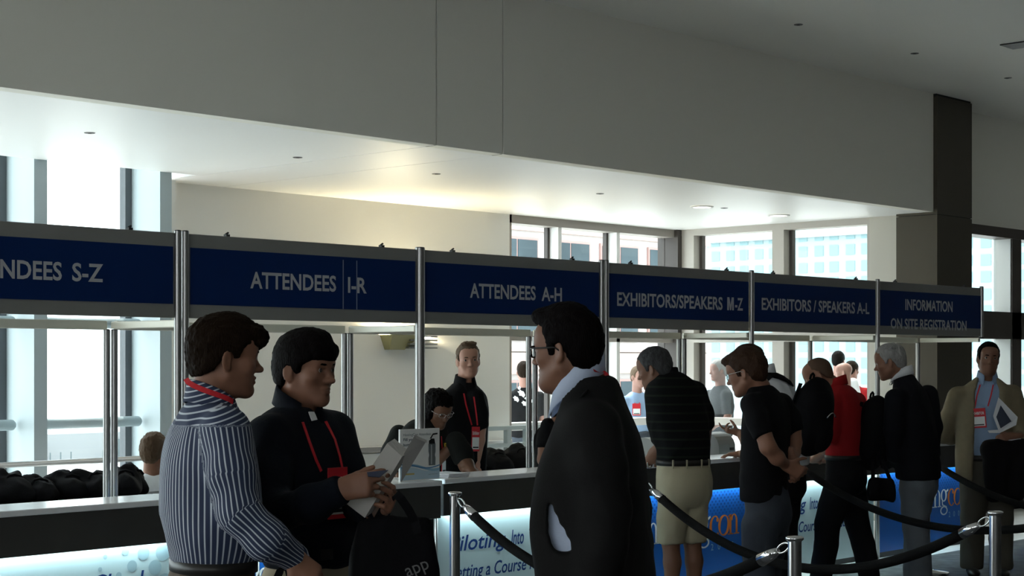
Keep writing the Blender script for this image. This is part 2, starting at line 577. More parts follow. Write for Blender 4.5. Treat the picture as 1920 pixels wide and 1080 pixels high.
names = ['', 'for attendees S to Z', 'for attendees I to R', 'for attendees A to H', 'for exhibitors and speakers M to Z', 'for exhibitors and speakers A to L', 'for information and on site registration']
G1, G2 = 'front uprights of the registration booth', 'rear uprights of the registration booth'
for i, x in enumerate(PX[1:]):
    k = i + 1
    w = ['just outside the picture at the left end of the signs', 'between the attendees S to Z and I to R signs', 'between the signs for attendees I to R and A to H', 'between the attendees A to H and exhibitors M to Z signs',
         'between the two exhibitors and speakers signs', 'between the exhibitors A to L sign and the information sign', 'at the right end of the information sign'][i]
    dx = .0235 if k in (2, 4) else 0
    if k == 7:
        octopost('booth_upright', x - .02, Y0, 1.86, ZF1 + .01, 'short grey aluminium upright closing the right end of the information sign', G1)
    else:
        for q in ((-dx, dx) if dx else (0,)):
            ll = ('left of paired' if q < 0 else 'right of paired') if dx else 'single'
            octopost('booth_upright', x + q, Y0, ZC + .0005, ZF1 + .01, ll + ' uprights '[:None if dx else -2] + ' ' + w, G1, .030 if k == 3 else .020)
    if k < 7:
        for q in ((-.0245, .0245) if k in (2, 3) else (-.033, .033) if k in (4, 5) else (0,)):
            octopost('booth_upright', x + q, YK, 0, 1.824, (('left' if q < 0 else 'right') + ' one of two' if q else 'single') + ' rear aluminium uprights '[:None if q else -2] + ' ' + ['outside at the left', 'under the sign for attendees S to Z', 'under the sign for attendees I to R', 'under the sign for attendees A to H', 'under the exhibitors M to Z sign', 'under the exhibitors A to L sign'][i], G2)
octopost('booth_upright', 14.065, YK, 0, 1.824, 'thin aluminium rear upright under the information sign, by the dark column', G2)
m_beam = mat('cream_beam', (.72, .70, .60), .35, metal=.3)
for i in range(len(PX) - 1):
    a, b = PX[i] + .03, PX[i + 1] - .03
    if i:
        tag(MB().box((a, YK - .018, 1.825), (b, YK + .018, 1.875), .004).build('booth_beam', m_beam), 'pale rear booth beam below the sign ' + names[i], 'beam', 'rear beams of the booth')
for i, x in enumerate(PX[1:]):
    w = ['just outside at the left', 'joining the uprights left of the attendees I to R bay', 'joining the uprights left of the attendees A to H bay', 'joining the uprights left of the exhibitors M to Z bay', 'joining the uprights between the two exhibitors bays', 'joining the uprights left of the information bay', 'at the right end of the information bay'][i]
    tag(MB().box((x - .018, Y0 + .03, 1.83), (x + .018, YK - .03, 1.87), .004).build('booth_beam', m_beam), 'short booth cross beam ' + w, 'beam', 'cross beams of the booth')

words = {1: [('ATTENDEES', 3.84, 4.457, 2.050, 2.143), ('S-Z', 4.515, 4.693, 2.050, 2.143)],
         2: [('ATTENDEES', 5.624, 6.24, 2.050, 2.143), ('I-R', 6.33, 6.475, 2.047, 2.14)],
         3: [('ATTENDEES', 7.335, 7.943, 2.047, 2.14), ('A-H', 8.0, 8.2, 2.045, 2.138)],
         4: [('EXHIBITORS/SPEAKERS', 8.773, 10.0, 2.032, 2.128), ('M', 10.06, 10.142, 2.032, 2.128), ('-Z', 10.158, 10.26, 2.032, 2.128)],
         5: [('EXHIBITORS / SPEAKERS A-L', 10.506, 12.07, 2.044, 2.138)],
         6: [('INFORMATION', 12.66, 13.49, 2.092, 2.188), ('ON SITE REGISTRATION', 12.417, 13.75, 1.930, 2.020)]}
for i in range(1, 7):
    a, b = PX[i] + .03 + (.013 if i in (2, 4) else 0), PX[i + 1] - .03 - (.013 if i + 1 in (2, 4) else 0)
    t = thing('overhead_sign', 'blue overhead booth sign in a grey frame ' + names[i], 'sign', ((a + b) / 2, Y0, ZF0), 'overhead signs of the registration booth')
    MB().box((a, Y0, ZF0), (b, Y0 + .04, ZF1), .003).build('frame_board', m_grey, t)
    bp = MB().box((a + .012, Y0 - .004, 1.952), (b - .012, Y0 + .004, 2.252)).build('blue_panel', m_blue, t)
    for (s_, x0, x1, z0, z1) in words[i]:
        mb = MB()
        if s_ == 'M':
            mm = [(0, 0), (.24, 0), (.24, .62), (.42, 0), (.58, 0), (.76, .62), (.76, 0), (1, 0), (1, 1), (.68, 1), (.5, .38), (.32, 1), (0, 1)]
            mb.prism([(x0 + a_ * (x1 - x0), Y0 - .0055, z0 + b__ * (z1 - z0)) for a_, b__ in mm], (0, .001, 0))
        else:
            letters(mb, s_, Vector((0, Y0 - .004, 0)), AX, AZ, x0, x1, z0, z1, bold=.022, thick=.0015)
        mb.build('lettering', m_letter, bp)
    if i == 2:
        for px in (642.5, 668):
            x = onY(px, 540, Y0).x
            MB().box((x - .003, Y0 - .0055, 1.953), (x + .003, Y0 - .004, 2.235)).build('panel_seam', mat('seam_grey', (.22, .26, .36), .5), bp)
    for q in (.16, .84):
        x = a + (b - a) * q
        MB().box((x - .012, Y0 + .005, ZF1), (x + .012, Y0 + .03, ZF1 + .012)).tube([(x - .01, Y0 + .018, ZF1 + .01), (x + .01, Y0 + .018, ZF1 + .022)], .006, 8).build('hanging_clip', m_dark, t)

# counters: white shelf, charcoal band and a lit graphic panel under it
m_lit = mat('lit_white_panel', (.62, .76, .80), .35)
m_litblue = bpy.data.materials.new('lit_blue_panel')
m_litblue.use_nodes = True
nt = m_litblue.node_tree
b_ = nt.nodes['Principled BSDF']
b_.inputs['Roughness'].default_value = .3
tc = nt.nodes.new('ShaderNodeTexCoord')
mp = nt.nodes.new('ShaderNodeMapping'); mp.inputs['Rotation'].default_value = (0, math.radians(45), 0)
vo = nt.nodes.new('ShaderNodeTexVoronoi'); vo.inputs['Scale'].default_value = 32; vo.inputs['Randomness'].default_value = 0
nt.links.new(tc.outputs['Object'], mp.inputs['Vector']); nt.links.new(mp.outputs[0], vo.inputs['Vector'])
r1 = nt.nodes.new('ShaderNodeMath'); r1.operation = 'LESS_THAN'; r1.inputs[1].default_value = .3
nt.links.new(vo.outputs['Distance'], r1.inputs[0])
sx = nt.nodes.new('ShaderNodeSeparateXYZ'); nt.links.new(tc.outputs['Object'], sx.inputs[0])
hz = nt.nodes.new('ShaderNodeMapRange'); hz.inputs['From Min'].default_value = .42; hz.inputs['From Max'].default_value = .6
nt.links.new(sx.outputs['Z'], hz.inputs['Value'])
ml = nt.nodes.new('ShaderNodeMath'); ml.operation = 'MULTIPLY'
nt.links.new(r1.outputs[0], ml.inputs[0]); nt.links.new(hz.outputs[0], ml.inputs[1])
mxc = nt.nodes.new('ShaderNodeMix'); mxc.data_type = 'RGBA'
mxc.inputs[6].default_value = (.010, .11, .42, 1); mxc.inputs[7].default_value = (.004, .035, .2, 1)
nt.links.new(ml.outputs[0], mxc.inputs[0]); nt.links.new(mxc.outputs[2], b_.inputs['Base Color'])
m_txt = mat('graphic_blue', (.008, .05, .22), .5)
m_dot = mat('graphic_pale_blue', (.40, .55, .62), .5)
m_wht = mat('graphic_white', (.85, .85, .85), .5)
m_org = mat('graphic_orange', (.75, .20, .03), .5)
m_tube = mat('panel_lamp_tube', (1, 1, 1), .4, emit=(.72, .97, 1.0), estr=62.0)


def serif(mb, ch, o, x, h, lw):
    """Book-face letters drawn as thick and thin strokes, h = x-height; returns the advance."""
    n = -AY * .002

    def poly(pts):
        mb.add([o + AX * (x + a * h) + AZ * (b * h) + n for a, b in pts], [tuple(range(len(pts)))])

    def ring(cx, cy, ax_, ay_, t1, t2, a0=0, a1=360, sk=0.0):
        N = 28
        outer, inner = [], []
        for k in range(N + 1):
            an = math.radians(a0 + (a1 - a0) * k / N)
            c, s_ = math.cos(an), math.sin(an)
            th = t2 + (t1 - t2) * abs(math.cos(an + sk))
            outer.append((cx + ax_ * c, cy + ay_ * s_))
            inner.append((cx + (ax_ - th) * c, cy + (ay_ - th * .8) * s_))
        for k in range(N):
            poly([outer[k], outer[k + 1], inner[k + 1], inner[k]])

    def bar(x0, y0, x1, y1):
        poly([(x0, y0), (x1, y0), (x1, y1), (x0, y1)])
    if ch == 'o':
        ring(.5, .5, .48, .52, .2, .06, sk=.35); return 1.04 * h
    if ch == 'c':
        ring(.5, .5, .47, .52, .2, .06, 62, 312); ring(.70, .80, .11, .11, .11, .11); return .92 * h
    if ch in 'nh':
        bar(.14, 0, .3, .95 if ch == 'n' else 1.55); bar(.0, 0, .45, .06); bar(.66, 0, .82, .62); bar(.53, 0, .97, .06)
        poly([(.0, .9), (.14, .98), (.3, 1.02), (.3, .85)]) if ch == 'n' else poly([(.0, 1.5), (.3, 1.6), (.3, 1.45)])
        ring(.52, .62, .30, .40, .16, .07, 0, 165); return 1.02 * h
    if ch == 'i':
        bar(.16, 0, .32, .95); bar(.02, 0, .46, .06); poly([(.02, .9), (.16, .98), (.32, 1.02), (.32, .85)]); ring(.24, 1.32, .11, .11, .11, .11); return .52 * h
    if ch == 't':
        bar(.18, .15, .34, 1.25); bar(.0, .9, .6, .98); ring(.42, .2, .24, .22, .14, .07, 180, 330); return .68 * h
    if ch == 's':
        ring(.38, .74, .28, .27, .14, .08, 20, 270); ring(.38, .26, .30, .28, .14, .08, -150, 90); return .78 * h
    if ch == 'g':
        ring(.44, .66, .36, .37, .17, .07); ring(.46, -.24, .44, .27, .12, .09); poly([(.2, .34), (.3, .36), (.36, .05), (.22, .08)]); poly([(.22, .1), (.36, .12), (.8, .0), (.8, -.1)]); poly([(.7, .92), (.98, 1.04), (1.0, .94), (.78, .82)]); return 1.0 * h
    return .4 * h


lab = ['', 'at the left edge, with pale blue dots on its lit white panel', 'hidden behind the striped shirt and dark jacket men', 'with a lit white panel reading Piloting Into, behind the brass-topped first rope post',
       'with a lit blue panel, behind the man in khaki shorts', 'with a lit white panel, behind the man in the red shirt', 'with a lit blue panel, at the right end under the information sign']
lab[3] = 'with a lit white panel lettered Piloting Into, beside the counter sign'
blues = (2, 4, 6)
for i in range(1, 7):
    a, b = PX[i] + .0, PX[i + 1] - .006
    dy = 0.0
    if i == 2:
        b = onY(832, 930, 7.02).x; dy = -.08
    if i == 3:
        a = onY(836, 930, 7.1).x
    t = thing('registration_counter', 'white-topped registration counter ' + lab[i], 'counter', ((a + b) / 2, 7.3, 0), 'registration counters')
    yf = 7.11 + dy
    MB().box((a, yf, ZC - .03), (b, 7.47, ZC), .004).build('counter_top', m_top, t)
    MB().box((a, yf + .012, .715), (b, yf + .05, ZC - .03), .003).build('front_band', m_band, t)
    for x in (a + .001, b - .025):
        MB().box((x, 7.27, 0), (x + .024, 7.46, ZC - .031)).build('side_panel', m_grey, t)
        MB().tube([(x + .012, 7.2, 0), (x + .012, 7.2, ZC - .031)], .012, 8).build('corner_post', m_post, t)
    MB().box((a + .03, 7.225, .0), (b - .03, 7.26, .045)).build('plinth', m_dark, t)
    pn = MB().box((a + .03, 7.215, .045), (b - .03, 7.235, .80)).build('graphic_panel', m_litblue if i in blues else m_lit, t)
    MB().tube([(a + .10, 7.195 + dy * .6, .755), (b - .06, 7.195 + dy * .6, .755)], .012, 10).build('lamp_tube', m_tube, t)
    off = PX[i] - 6.909
    o = Vector((0, 7.2145, 0))
    if i in blues:
        off = PX[i] - 8.637
        x, mb = 9.857 + off, MB()
        for ch in 'con':
            x += serif(mb, ch, o, x, .150, .2) * .80
        mb.build('logo_con', m_org, pn)
        mb = MB()
        wid = 0
        for ch in 'hosting':
            wid += {'h': 1.02, 'o': 1.04, 's': .78, 't': .68, 'i': .52, 'n': 1.02, 'g': 1.0}[ch] * .150 * .80
        x = 9.845 + off - wid
        for ch in 'hosting':
            x += serif(mb, ch, o, x, .150, .2) * .80
        for v_i in range(len(mb.v)):
            mb.v[v_i] = (mb.v[v_i][0], mb.v[v_i][1], mb.v[v_i][2] + .362)
        mb.build('logo_hosting', m_wht, pn)
        mb = MB()
        for k, ch in enumerate('2009'):
            letters(mb, ch, o - AY * .001, AX, AZ, 9.88 + off + k * .085, 9.91 + off + k * .085, .262, .31, thick=.001)
        mb.build('year_lettering', m_dot, pn)
    else:
        for (s_, x0, x1, z0, z1) in (('Piloting', 7.178, 7.68, .477, .576), ('Into', 7.73, 7.85, .477, .576), ('The', 7.90, 8.06, .477, .576), ('Cloud', 8.11, 8.42, .477, .576),
                                     ('Setting a Course for', 7.19, 8.03, .306, .392), ('Success', 8.08, 8.38, .306, .392)):
            letters(MB(), s_, o, AX, AZ, x0 + off, x1 + off, z0, z1, shear=.22, bold=.012, thick=.001).build('lettering', m_txt, pn)
        mb = MB()
        for (dx, z, r) in ((-.30, .68, .022), (-.26, .60, .03), (-.19, .66, .036), (-.12, .58, .04), (-.07, .655, .045), (-.06, .50, .045), (-.34, .56, .017), (-.45, .60, .012), (-.16, .50, .03), (-.42, .66, .012), (-.25, .52, .02)):
            MB().add([o - AY * .0006 + AX * (b - .03 + dx + r * math.cos(q * math.pi / 12)) + AZ * (z + r * math.sin(q * math.pi / 12)) for q in range(24)], [tuple(range(24))]).build('printed_dot', m_dot, pn)
for o in list(COL.objects):                       # the logo letters sit at their own height
    if o.name.startswith('logo_con'):
        for v in o.data.vertices:
            v.co.z += .362
# work tables behind the counters
m_table = mat('black_table_cloth', (.03, .03, .03), .8)
for x0, x1, w in ((3.6, 7.0, 'under the heaped black bags by the tall left windows'), (10.5, 14.2, 'in front of the low barrier and the corner windows')):
    t = thing('work_table', 'long dark-covered table behind the counters ' + w, 'table', ((x0 + x1) / 2, 9.4, 0), 'work tables behind the counters')
    MB().box((x0, 9.1, .71), (x1, 9.75, .74), .004).build('table_top', m_table, t)
    MB().box((x0 + .02, 9.12, .05), (x1 - .02, 9.14, .709)).build('table_skirt', m_table, t)
    for x in (x0 + .06, x1 - .06):
        for y in (9.16, 9.69):
            MB().tube([(x, y, 0), (x, y, .71)], .017, 10).build('leg', m_alu, t)
# ---------------------------------------------------------------- sculpting with distance fields
def _hash(i, j, k, s):
    n = (i * 374761393 + j * 668265263 + k * 2147483647 + s * 1274126177) & 0xFFFFFFFF
    n = ((n ^ (n >> 13)) * 1274126177) & 0xFFFFFFFF
    return ((n ^ (n >> 16)) & 0xFFFF) / 32767.5 - 1.0


def vnoise(P, s=0):
    I = np.floor(P).astype(np.int64)
    f = P - I
    f = f * f * (3 - 2 * f)
    r = 0
    for a in (0, 1):
        for b in (0, 1):
            for c in (0, 1):
                w = (f[:, 0] if a else 1 - f[:, 0]) * (f[:, 1] if b else 1 - f[:, 1]) * (f[:, 2] if c else 1 - f[:, 2])
                r = r + w * _hash(I[:, 0] + a, I[:, 1] + b, I[:, 2] + c, s)
    return r


def curve_interp(t, xs, ys):
    """Smooth interpolation through (xs ascending, ys)."""
    xs, ys = np.asarray(xs, float), np.asarray(ys, float)
    m = np.gradient(ys, xs)
    t = np.clip(t, xs[0], xs[-1])
    i = np.clip(np.searchsorted(xs, t) - 1, 0, len(xs) - 2)
    h = xs[i + 1] - xs[i]
    q = (t - xs[i]) / h
    return (2 * q**3 - 3 * q**2 + 1) * ys[i] + (q**3 - 2 * q**2 + q) * h * m[i] + (-2 * q**3 + 3 * q**2) * ys[i + 1] + (q**3 - q**2) * h * m[i + 1]


class Field:
    def __init__(s, lo, hi, h):
        s.h = h
        s.lo = np.asarray(lo, np.float32) - 2.5 * h
        n = np.ceil((np.asarray(hi) - s.lo) / h).astype(int) + 4
        s.ax = [(s.lo[i] + h * np.arange(n[i])).astype(np.float32) for i in range(3)]
        s.F = np.full(n, 1.0, np.float32)

    def _sub(s, lo, hi, m):
        sl = []
        for i in range(3):
            a = max(int((lo[i] - m - s.lo[i]) / s.h), 0)
            b = min(int((hi[i] + m - s.lo[i]) / s.h) + 2, len(s.ax[i]))
            if b - a < 1:
                return None, None
            sl.append(slice(a, b))
        X = s.ax[0][sl[0]][:, None, None]; Y = s.ax[1][sl[1]][None, :, None]; Z = s.ax[2][sl[2]][None, None, :]
        return tuple(sl), (X, Y, Z)

    def _put(s, sl, v, k, op):
        F = s.F[sl]
        if op == 'sub':
            v = -v
            if k > 0:
                q = np.maximum(k - np.abs(F - v), 0) / k
                s.F[sl] = np.maximum(F, v) + q * q * k * .25
            else:
                s.F[sl] = np.maximum(F, v)
        else:
            if k > 0:
                q = np.maximum(k - np.abs(F - v), 0) / k
                s.F[sl] = np.minimum(F, v) - q * q * k * .25
            else:
                s.F[sl] = np.minimum(F, v)

    def cap(s, a, b, r0, r1=None, k=.02, op='add'):
        a, b = np.asarray(a, np.float32), np.asarray(b, np.float32)
        r1 = r0 if r1 is None else r1
        R = max(r0, r1)
        sl, g = s._sub(np.minimum(a, b) - R, np.maximum(a, b) + R, k + 3 * s.h)
        if sl is None: return s
        d = b - a
        L = max(float((d * d).sum()), 1e-9)
        px, py, pz = g[0] - a[0], g[1] - a[1], g[2] - a[2]
        t = np.clip((px * d[0] + py * d[1] + pz * d[2]) / L, 0, 1)
        v = np.sqrt((px - d[0] * t)**2 + (py - d[1] * t)**2 + (pz - d[2] * t)**2) - (r0 + (r1 - r0) * t)
        s._put(sl, v, k, op)
        return s

    def chain(s, pts, rs, k=.02):
        for i in range(len(pts) - 1):
            s.cap(pts[i], pts[i + 1], rs[i], rs[i + 1], k)
        return s

    def ell(s, c, rad, axes=((1, 0, 0), (0, 1, 0), (0, 0, 1)), k=.02, op='add'):
        c = np.asarray(c, np.float32)
        A = np.asarray([tuple(v) for v in axes], np.float32)
        R = max(rad)
        sl, g = s._sub(c - R, c + R, k + 3 * s.h)
        if sl is None: return s
        p = [g[i] - c[i] for i in range(3)]
        q = [(A[j][0] * p[0] + A[j][1] * p[1] + A[j][2] * p[2]) / rad[j] for j in range(3)]
        k0 = np.sqrt(q[0]**2 + q[1]**2 + q[2]**2)
        k1 = np.sqrt((q[0] / rad[0])**2 + (q[1] / rad[1])**2 + (q[2] / rad[2])**2)
        v = k0 * (k0 - 1) / np.maximum(k1, 1e-6)
        s._put(sl, v, k, op)
        return s

    def loft(s, rows, u, w, k=.03, n=2.3, op='add', round_=.02):
        """rows: (z, cx, cy, a, b) ascending in z; u, w: side and front directions."""
        rows = sorted(rows)
        z, cx, cy, a, b = (np.array(q, float) for q in zip(*rows))
        R = max(a.max(), b.max())
        sl, g = s._sub((cx.min() - R, cy.min() - R, z[0]), (cx.max() + R, cy.max() + R, z[-1]), k + 3 * s.h)
        if sl is None: return s
        zz = g[2].ravel()
        C = [curve_interp(zz, z, q)[None, None, :].astype(np.float32) for q in (cx, cy, a, b)]
        px, py = g[0] - C[0], g[1] - C[1]
        x, y = np.abs(px * u[0] + py * u[1]), np.abs(px * w[0] + py * w[1])
        k0 = ((x / C[2])**n + (y / C[3])**n)**(1 / n)
        v = (k0 - 1) * np.minimum(C[2], C[3])
        e = np.maximum(z[0] - g[2], g[2] - z[-1])
        if round_ > 0:
            q = np.maximum(round_ - np.abs(v - e), 0) / round_
            v = np.maximum(v, e) + q * q * round_ * .25
        else:
            v = np.maximum(v, e)
        s._put(sl, v, k, op)
        return s

    def plane(s, c, n):
        """Cut away everything on the side the normal n points to."""
        v = (s.ax[0][:, None, None] - c[0]) * n[0] + (s.ax[1][None, :, None] - c[1]) * n[1] + (s.ax[2][None, None, :] - c[2]) * n[2]
        s.F = np.maximum(s.F, v.astype(np.float32))
        return s

    def mesh(s):
        F, h = s.F, np.float32(s.h)
        IN = F < 0
        n = np.array(F.shape)
        st = (n[1] * n[2], n[2], 1)
        cnt = np.zeros(n - 1, np.uint8)
        for i in (0, 1):
            for j in (0, 1):
                for k in (0, 1):
                    cnt += IN[i:n[0] - 1 + i, j:n[1] - 1 + j, k:n[2] - 1 + k]
        act = np.argwhere((cnt > 0) & (cnt < 8))
        if len(act) == 0:
            return np.zeros((0, 3)), np.zeros((0, 4), int)
        base = act @ np.array(st)
        Ff = F.ravel()
        acc = np.zeros((len(act), 3), np.float32)
        num = np.zeros(len(act), np.float32)
        for ax in range(3):
            o1, o2 = [q for q in range(3) if q != ax]
            for i in (0, 1):
                for j in (0, 1):
                    c0 = np.zeros(3, int); c0[o1] = i; c0[o2] = j
                    c1 = c0.copy(); c1[ax] = 1
                    fa, fb = Ff[base + c0 @ np.array(st)], Ff[base + c1 @ np.array(st)]
                    cr = (fa < 0) != (fb < 0)
                    t = np.where(cr, fa / np.where(cr, fa - fb, 1), 0)
                    p = np.tile(c0.astype(np.float32), (len(act), 1)); p[:, ax] = t
                    acc += p * cr[:, None]
                    num += cr
        V = (act + acc / num[:, None]) * h + s.lo
        idx = np.full(n - 1, -1, np.int64)
        idx[act[:, 0], act[:, 1], act[:, 2]] = np.arange(len(act))
        Q = []
        for ax in range(3):
            o1, o2 = [(1, 2), (2, 0), (0, 1)][ax]
            A = np.take(IN, range(0, n[ax] - 1), ax); B = np.take(IN, range(1, n[ax]), ax)
            e = np.argwhere(A != B)
            e = e[(e[:, o1] > 0) & (e[:, o2] > 0) & (e[:, o1] < n[o1] - 1) & (e[:, o2] < n[o2] - 1)]
            if not len(e): continue
            flip = B[e[:, 0], e[:, 1], e[:, 2]]
            q = []
            for (i, j) in ((-1, -1), (0, -1), (0, 0), (-1, 0)):
                c = e.copy(); c[:, o1] += i; c[:, o2] += j
                q.append(idx[c[:, 0], c[:, 1], c[:, 2]])
            q = np.stack(q, 1)
            q[flip] = q[flip][:, ::-1]
            Q.append(q)
        return V.astype(float), np.concatenate(Q)


def np_mesh(name, V, Q):
    me = bpy.data.meshes.new(name)
    me.vertices.add(len(V)); me.vertices.foreach_set('co', V.astype(np.float32).ravel())
    me.loops.add(Q.size); me.loops.foreach_set('vertex_index', Q.astype(np.int32).ravel())
    me.polygons.add(len(Q)); me.polygons.foreach_set('loop_start', np.arange(0, Q.size, 4, dtype=np.int32))
    me.update(calc_edges=True)
    me.polygons.foreach_set('use_smooth', np.ones(len(Q), bool))
    return me


def normals(V, Q):
    n = np.cross(V[Q[:, 2]] - V[Q[:, 0]], V[Q[:, 3]] - V[Q[:, 1]])
    N = np.zeros_like(V)
    for i in range(4):
        np.add.at(N, Q[:, i], n)
    return N / np.maximum(np.linalg.norm(N, axis=1), 1e-9)[:, None]


def smooth(V, Q, it=2, f=.5):
    E = np.concatenate([Q[:, [0, 1]], Q[:, [1, 2]], Q[:, [2, 3]], Q[:, [3, 0]]])
    for _ in range(it):
        A = np.zeros_like(V); c = np.zeros(len(V))
        np.add.at(A, E[:, 0], V[E[:, 1]]); np.add.at(c, E[:, 0], 1)
        np.add.at(A, E[:, 1], V[E[:, 0]]); np.add.at(c, E[:, 1], 1)
        V = V + f * (A / c[:, None] - V)
    return V


def folds(V, Q, amp, sc=(9, 9, 4), seed=1):
    N = normals(V, Q)
    P = V * np.array(sc)
    P = P + .6 * np.stack([vnoise(V * 5, seed + 7), vnoise(V * 5, seed + 8), vnoise(V * 5, seed + 9)], 1)
    d = (1 - 2 * np.abs(vnoise(P, seed))) * .7 + .3 * vnoise(P * 2.3, seed + 3)
    return V + N * (d * amp)[:, None]


def azim(phi, pitch=0.0):
    """Direction by screen angle: 0 faces right in the photo, 90 away, 180 left, -90 towards the camera."""
    p, t = math.radians(phi), math.radians(pitch)
    return (RT * math.cos(p) + FW * math.sin(p)) * math.cos(t) + UP * math.sin(t)


SKIN = mat('skin_fair', (.24, .115, .072), .5, bump=.05, bscale=400)
SKIN2 = mat('skin_tanned', (.19, .09, .055), .5, bump=.05, bscale=400)
SKIN3 = mat('skin_brown', (.12, .055, .03), .5, bump=.05, bscale=400)
m_eye = mat('eye_white', (.75, .73, .70), .2)
m_iris = mat('eye_iris', (.05, .04, .035), .1)


class Person:
    def __init__(s, label, d, px, group=None, phi=0, skin=SKIN, h=.010, hs=.005):
        s.d, s.phi, s.skin, s.h, s.hs = d, phi, skin, h, hs
        c = W(px, 700, d)
        s.root = thing('person', label, 'person', (c.x, c.y, 0), group)
        s.chunks = []
        s.parts = {}
        s.f = azim(phi)
        s.u = Vector((s.f.y, -s.f.x, 0))      # the person's right-hand side

    def w(s, px, py, dd=0.0):
        return W(px, py, s.d + dd)

    def part(s, name, V, Q, m, attr=None):
        me = np_mesh(name, V, Q)
        if attr is not None:
            at = me.attributes.new('stripe', 'FLOAT', 'POINT')
            at.data.foreach_set('value', attr.astype(np.float32))
        o = link(name, me, m, s.root)
        s.parts[name] = (V, Q)
        return o

    def bvh(s, *names):
        vs, fs = [], []
        for n in names:
            V, Q = s.parts[n]
            k = len(vs)
            vs += [Vector(v) for v in V]; fs += [[int(i) + k for i in q] for q in Q]
        return BVHTree.FromPolygons(vs, fs)

    def row(s, py, px, dd, a, b):
        p = s.w(px, py, dd)
        return (p.z, p.x, p.y, a, b)

    # -- clothing
    def torso(s, name, rows, m, arms=(), cuts=(), subs=(), amp=.006, sc=(7, 7, 4), phi=None, k=.05, seed=1, h=None, n=2.3, blobs=(), stripe=False, armk=.04):
        f = s.f if phi is None else azim(phi)
        u = Vector((f.y, -f.x, 0))
        rows = sorted(rows)
        h = h or s.h
        P = [np.array((r[1], r[2], r[0])) for r in rows]
        R = [max(r[3], r[4]) for r in rows]
        lo = np.min([p - r for p, r in zip(P, R)], 0); hi = np.max([p + r for p, r in zip(P, R)], 0)
        for pts, rs in arms:
            for p, r in zip(pts, rs):
                lo = np.minimum(lo, np.array(p) - r); hi = np.maximum(hi, np.array(p) + r)
        F = Field(lo - .01, hi + .01, h)
        F.loft(rows, u, f, k=k, n=n)
        for c, rad, ax in blobs:
            F.ell(c, rad, ax, k=.05)
        for pts, rs in arms:
            G = Field(lo - .01, hi + .01, h)
            G.chain(pts, rs, .03)
            e = (Vector(pts[-1]) - Vector(pts[-2])).normalized()
            G.plane(Vector(pts[-1]) + e * (rs[-1] * .25), e)
            F._put((slice(None),) * 3, G.F, armk, 'add')
        for c, nn in cuts:
            F.plane(c, nn)
        for fn in subs:
            fn(F)
        V, Q = F.mesh()
        V = smooth(V, Q, 2)
        if amp:
            V = folds(V, Q, amp, sc, seed)
        sp = [(r[1], r[2], r[0]) for r in rows]
        s.chunk_chain(sp, [max(min(r[3], r[4]) * .55, .03) for r in rows], .014)
        for pts, rs in arms:
            s.chunk_chain([sp[max(0, len(sp) - 5)]] + list(pts), [.04] + [r * .5 for r in rs], .012)
        at = None
        if stripe:
            at = stripe(V)
        return s.part(name, V, Q, m, at)

    def legs(s, name, m, wp, a, b, waist_up=.02, hem=.06, rad=(.098, .078, .066), stance=.10, lead=0.0, knees=0.0, phi=None, amp=.007, seed=3, shoes=True, m_shoe=None, bare=False, drop=.0, shift=(0, 0)):
        """Trousers (or shorts) hanging from the waist point wp down to hem height."""
        f = s.f if phi is None else azim(phi)
        u = Vector((f.y, -f.x, 0))
        wp = Vector(wp)
        z0 = wp.z
        F = Field((wp.x - .5, wp.y - .5, hem - .02), (wp.x + .5, wp.y + .5, z0 + waist_up + .02), s.h)
        crot = z0 * .80 - .02
        rows = [(z0 + waist_up, wp.x, wp.y, a, b), (z0, wp.x, wp.y, a, b), (z0 - .10, wp.x - f.x * .012, wp.y - f.y * .012, a * 1.06, b * 1.1), (crot, wp.x - f.x * .01, wp.y - f.y * .01, a * 1.04, b * 1.05), (crot - .06, wp.x, wp.y, a * .9, b * .8)]
        F.loft(rows, u, f, k=.03)
        s.ank = []
        for sg in (-1, 1):
            hip = wp + u * (sg * stance * .9) - UP * (z0 - crot + .0)
            kn = Vector((wp.x + shift[0] * .5, wp.y + shift[1] * .5, 0)) + u * (sg * stance * 1.05) + f * (lead * sg * .5 + .02 + knees) + UP * (z0 * .50)
            an = Vector((wp.x + shift[0], wp.y + shift[1], 0)) + u * (sg * stance * 1.1) + f * (lead * sg) + UP * .09
            pts = [hip, hip.lerp(kn, .5), kn, kn.lerp(an, .4) - f * .012, an]
            rs = [rad[0], (rad[0] + rad[1]) * .5 + .004, rad[1], rad[1] * .6 + rad[2] * .4, rad[2]]
            F.chain(pts, rs, .012)
            s.ank.append(an)
            s.chunk_chain([hip, kn, kn.lerp(an, .3) - f * .015, kn.lerp(an, .75), an, an - UP * .05 + f * .02], [.07, .055, .056, .042, .04, .04], .014 if not bare else .008)
            if shoes:
                ms = m_shoe or mat('black_leather', (.02, .018, .016), .35)
                G = Field(an + f * .05 - Vector((.24, .24, .12)), an + f * .05 + Vector((.24, .24, .12)), max(s.h, .008))
                G.ell(an + f * .10 - UP * .052, (.048, .10, .036), (u, f, UP), k=.02)
                G.ell(an - f * .02 - UP * .04, (.040, .06, .05), (u, f, UP), k=.03)
                G.cap(an - UP * .03, an + UP * .01, .045, .04, .02)
                G.plane(Vector((0, 0, .002)), (0, 0, -1))
                V, Q = G.mesh()
                s.part('shoe', V, Q, ms)
        F.plane((0, 0, hem), (0, 0, -1))
        F.plane((0, 0, z0 + waist_up), (0, 0, 1))
        V, Q = F.mesh()
        V = smooth(V, Q, 2)
        if amp:
            V = folds(V, Q, amp, (8, 8, 5), seed)
            V[:, 2] = np.maximum(V[:, 2], .004)
        s.part(name, V, Q, m)
        s.chunk_chain([wp - UP * .05, wp + UP * .05], [.08, .08], .02)

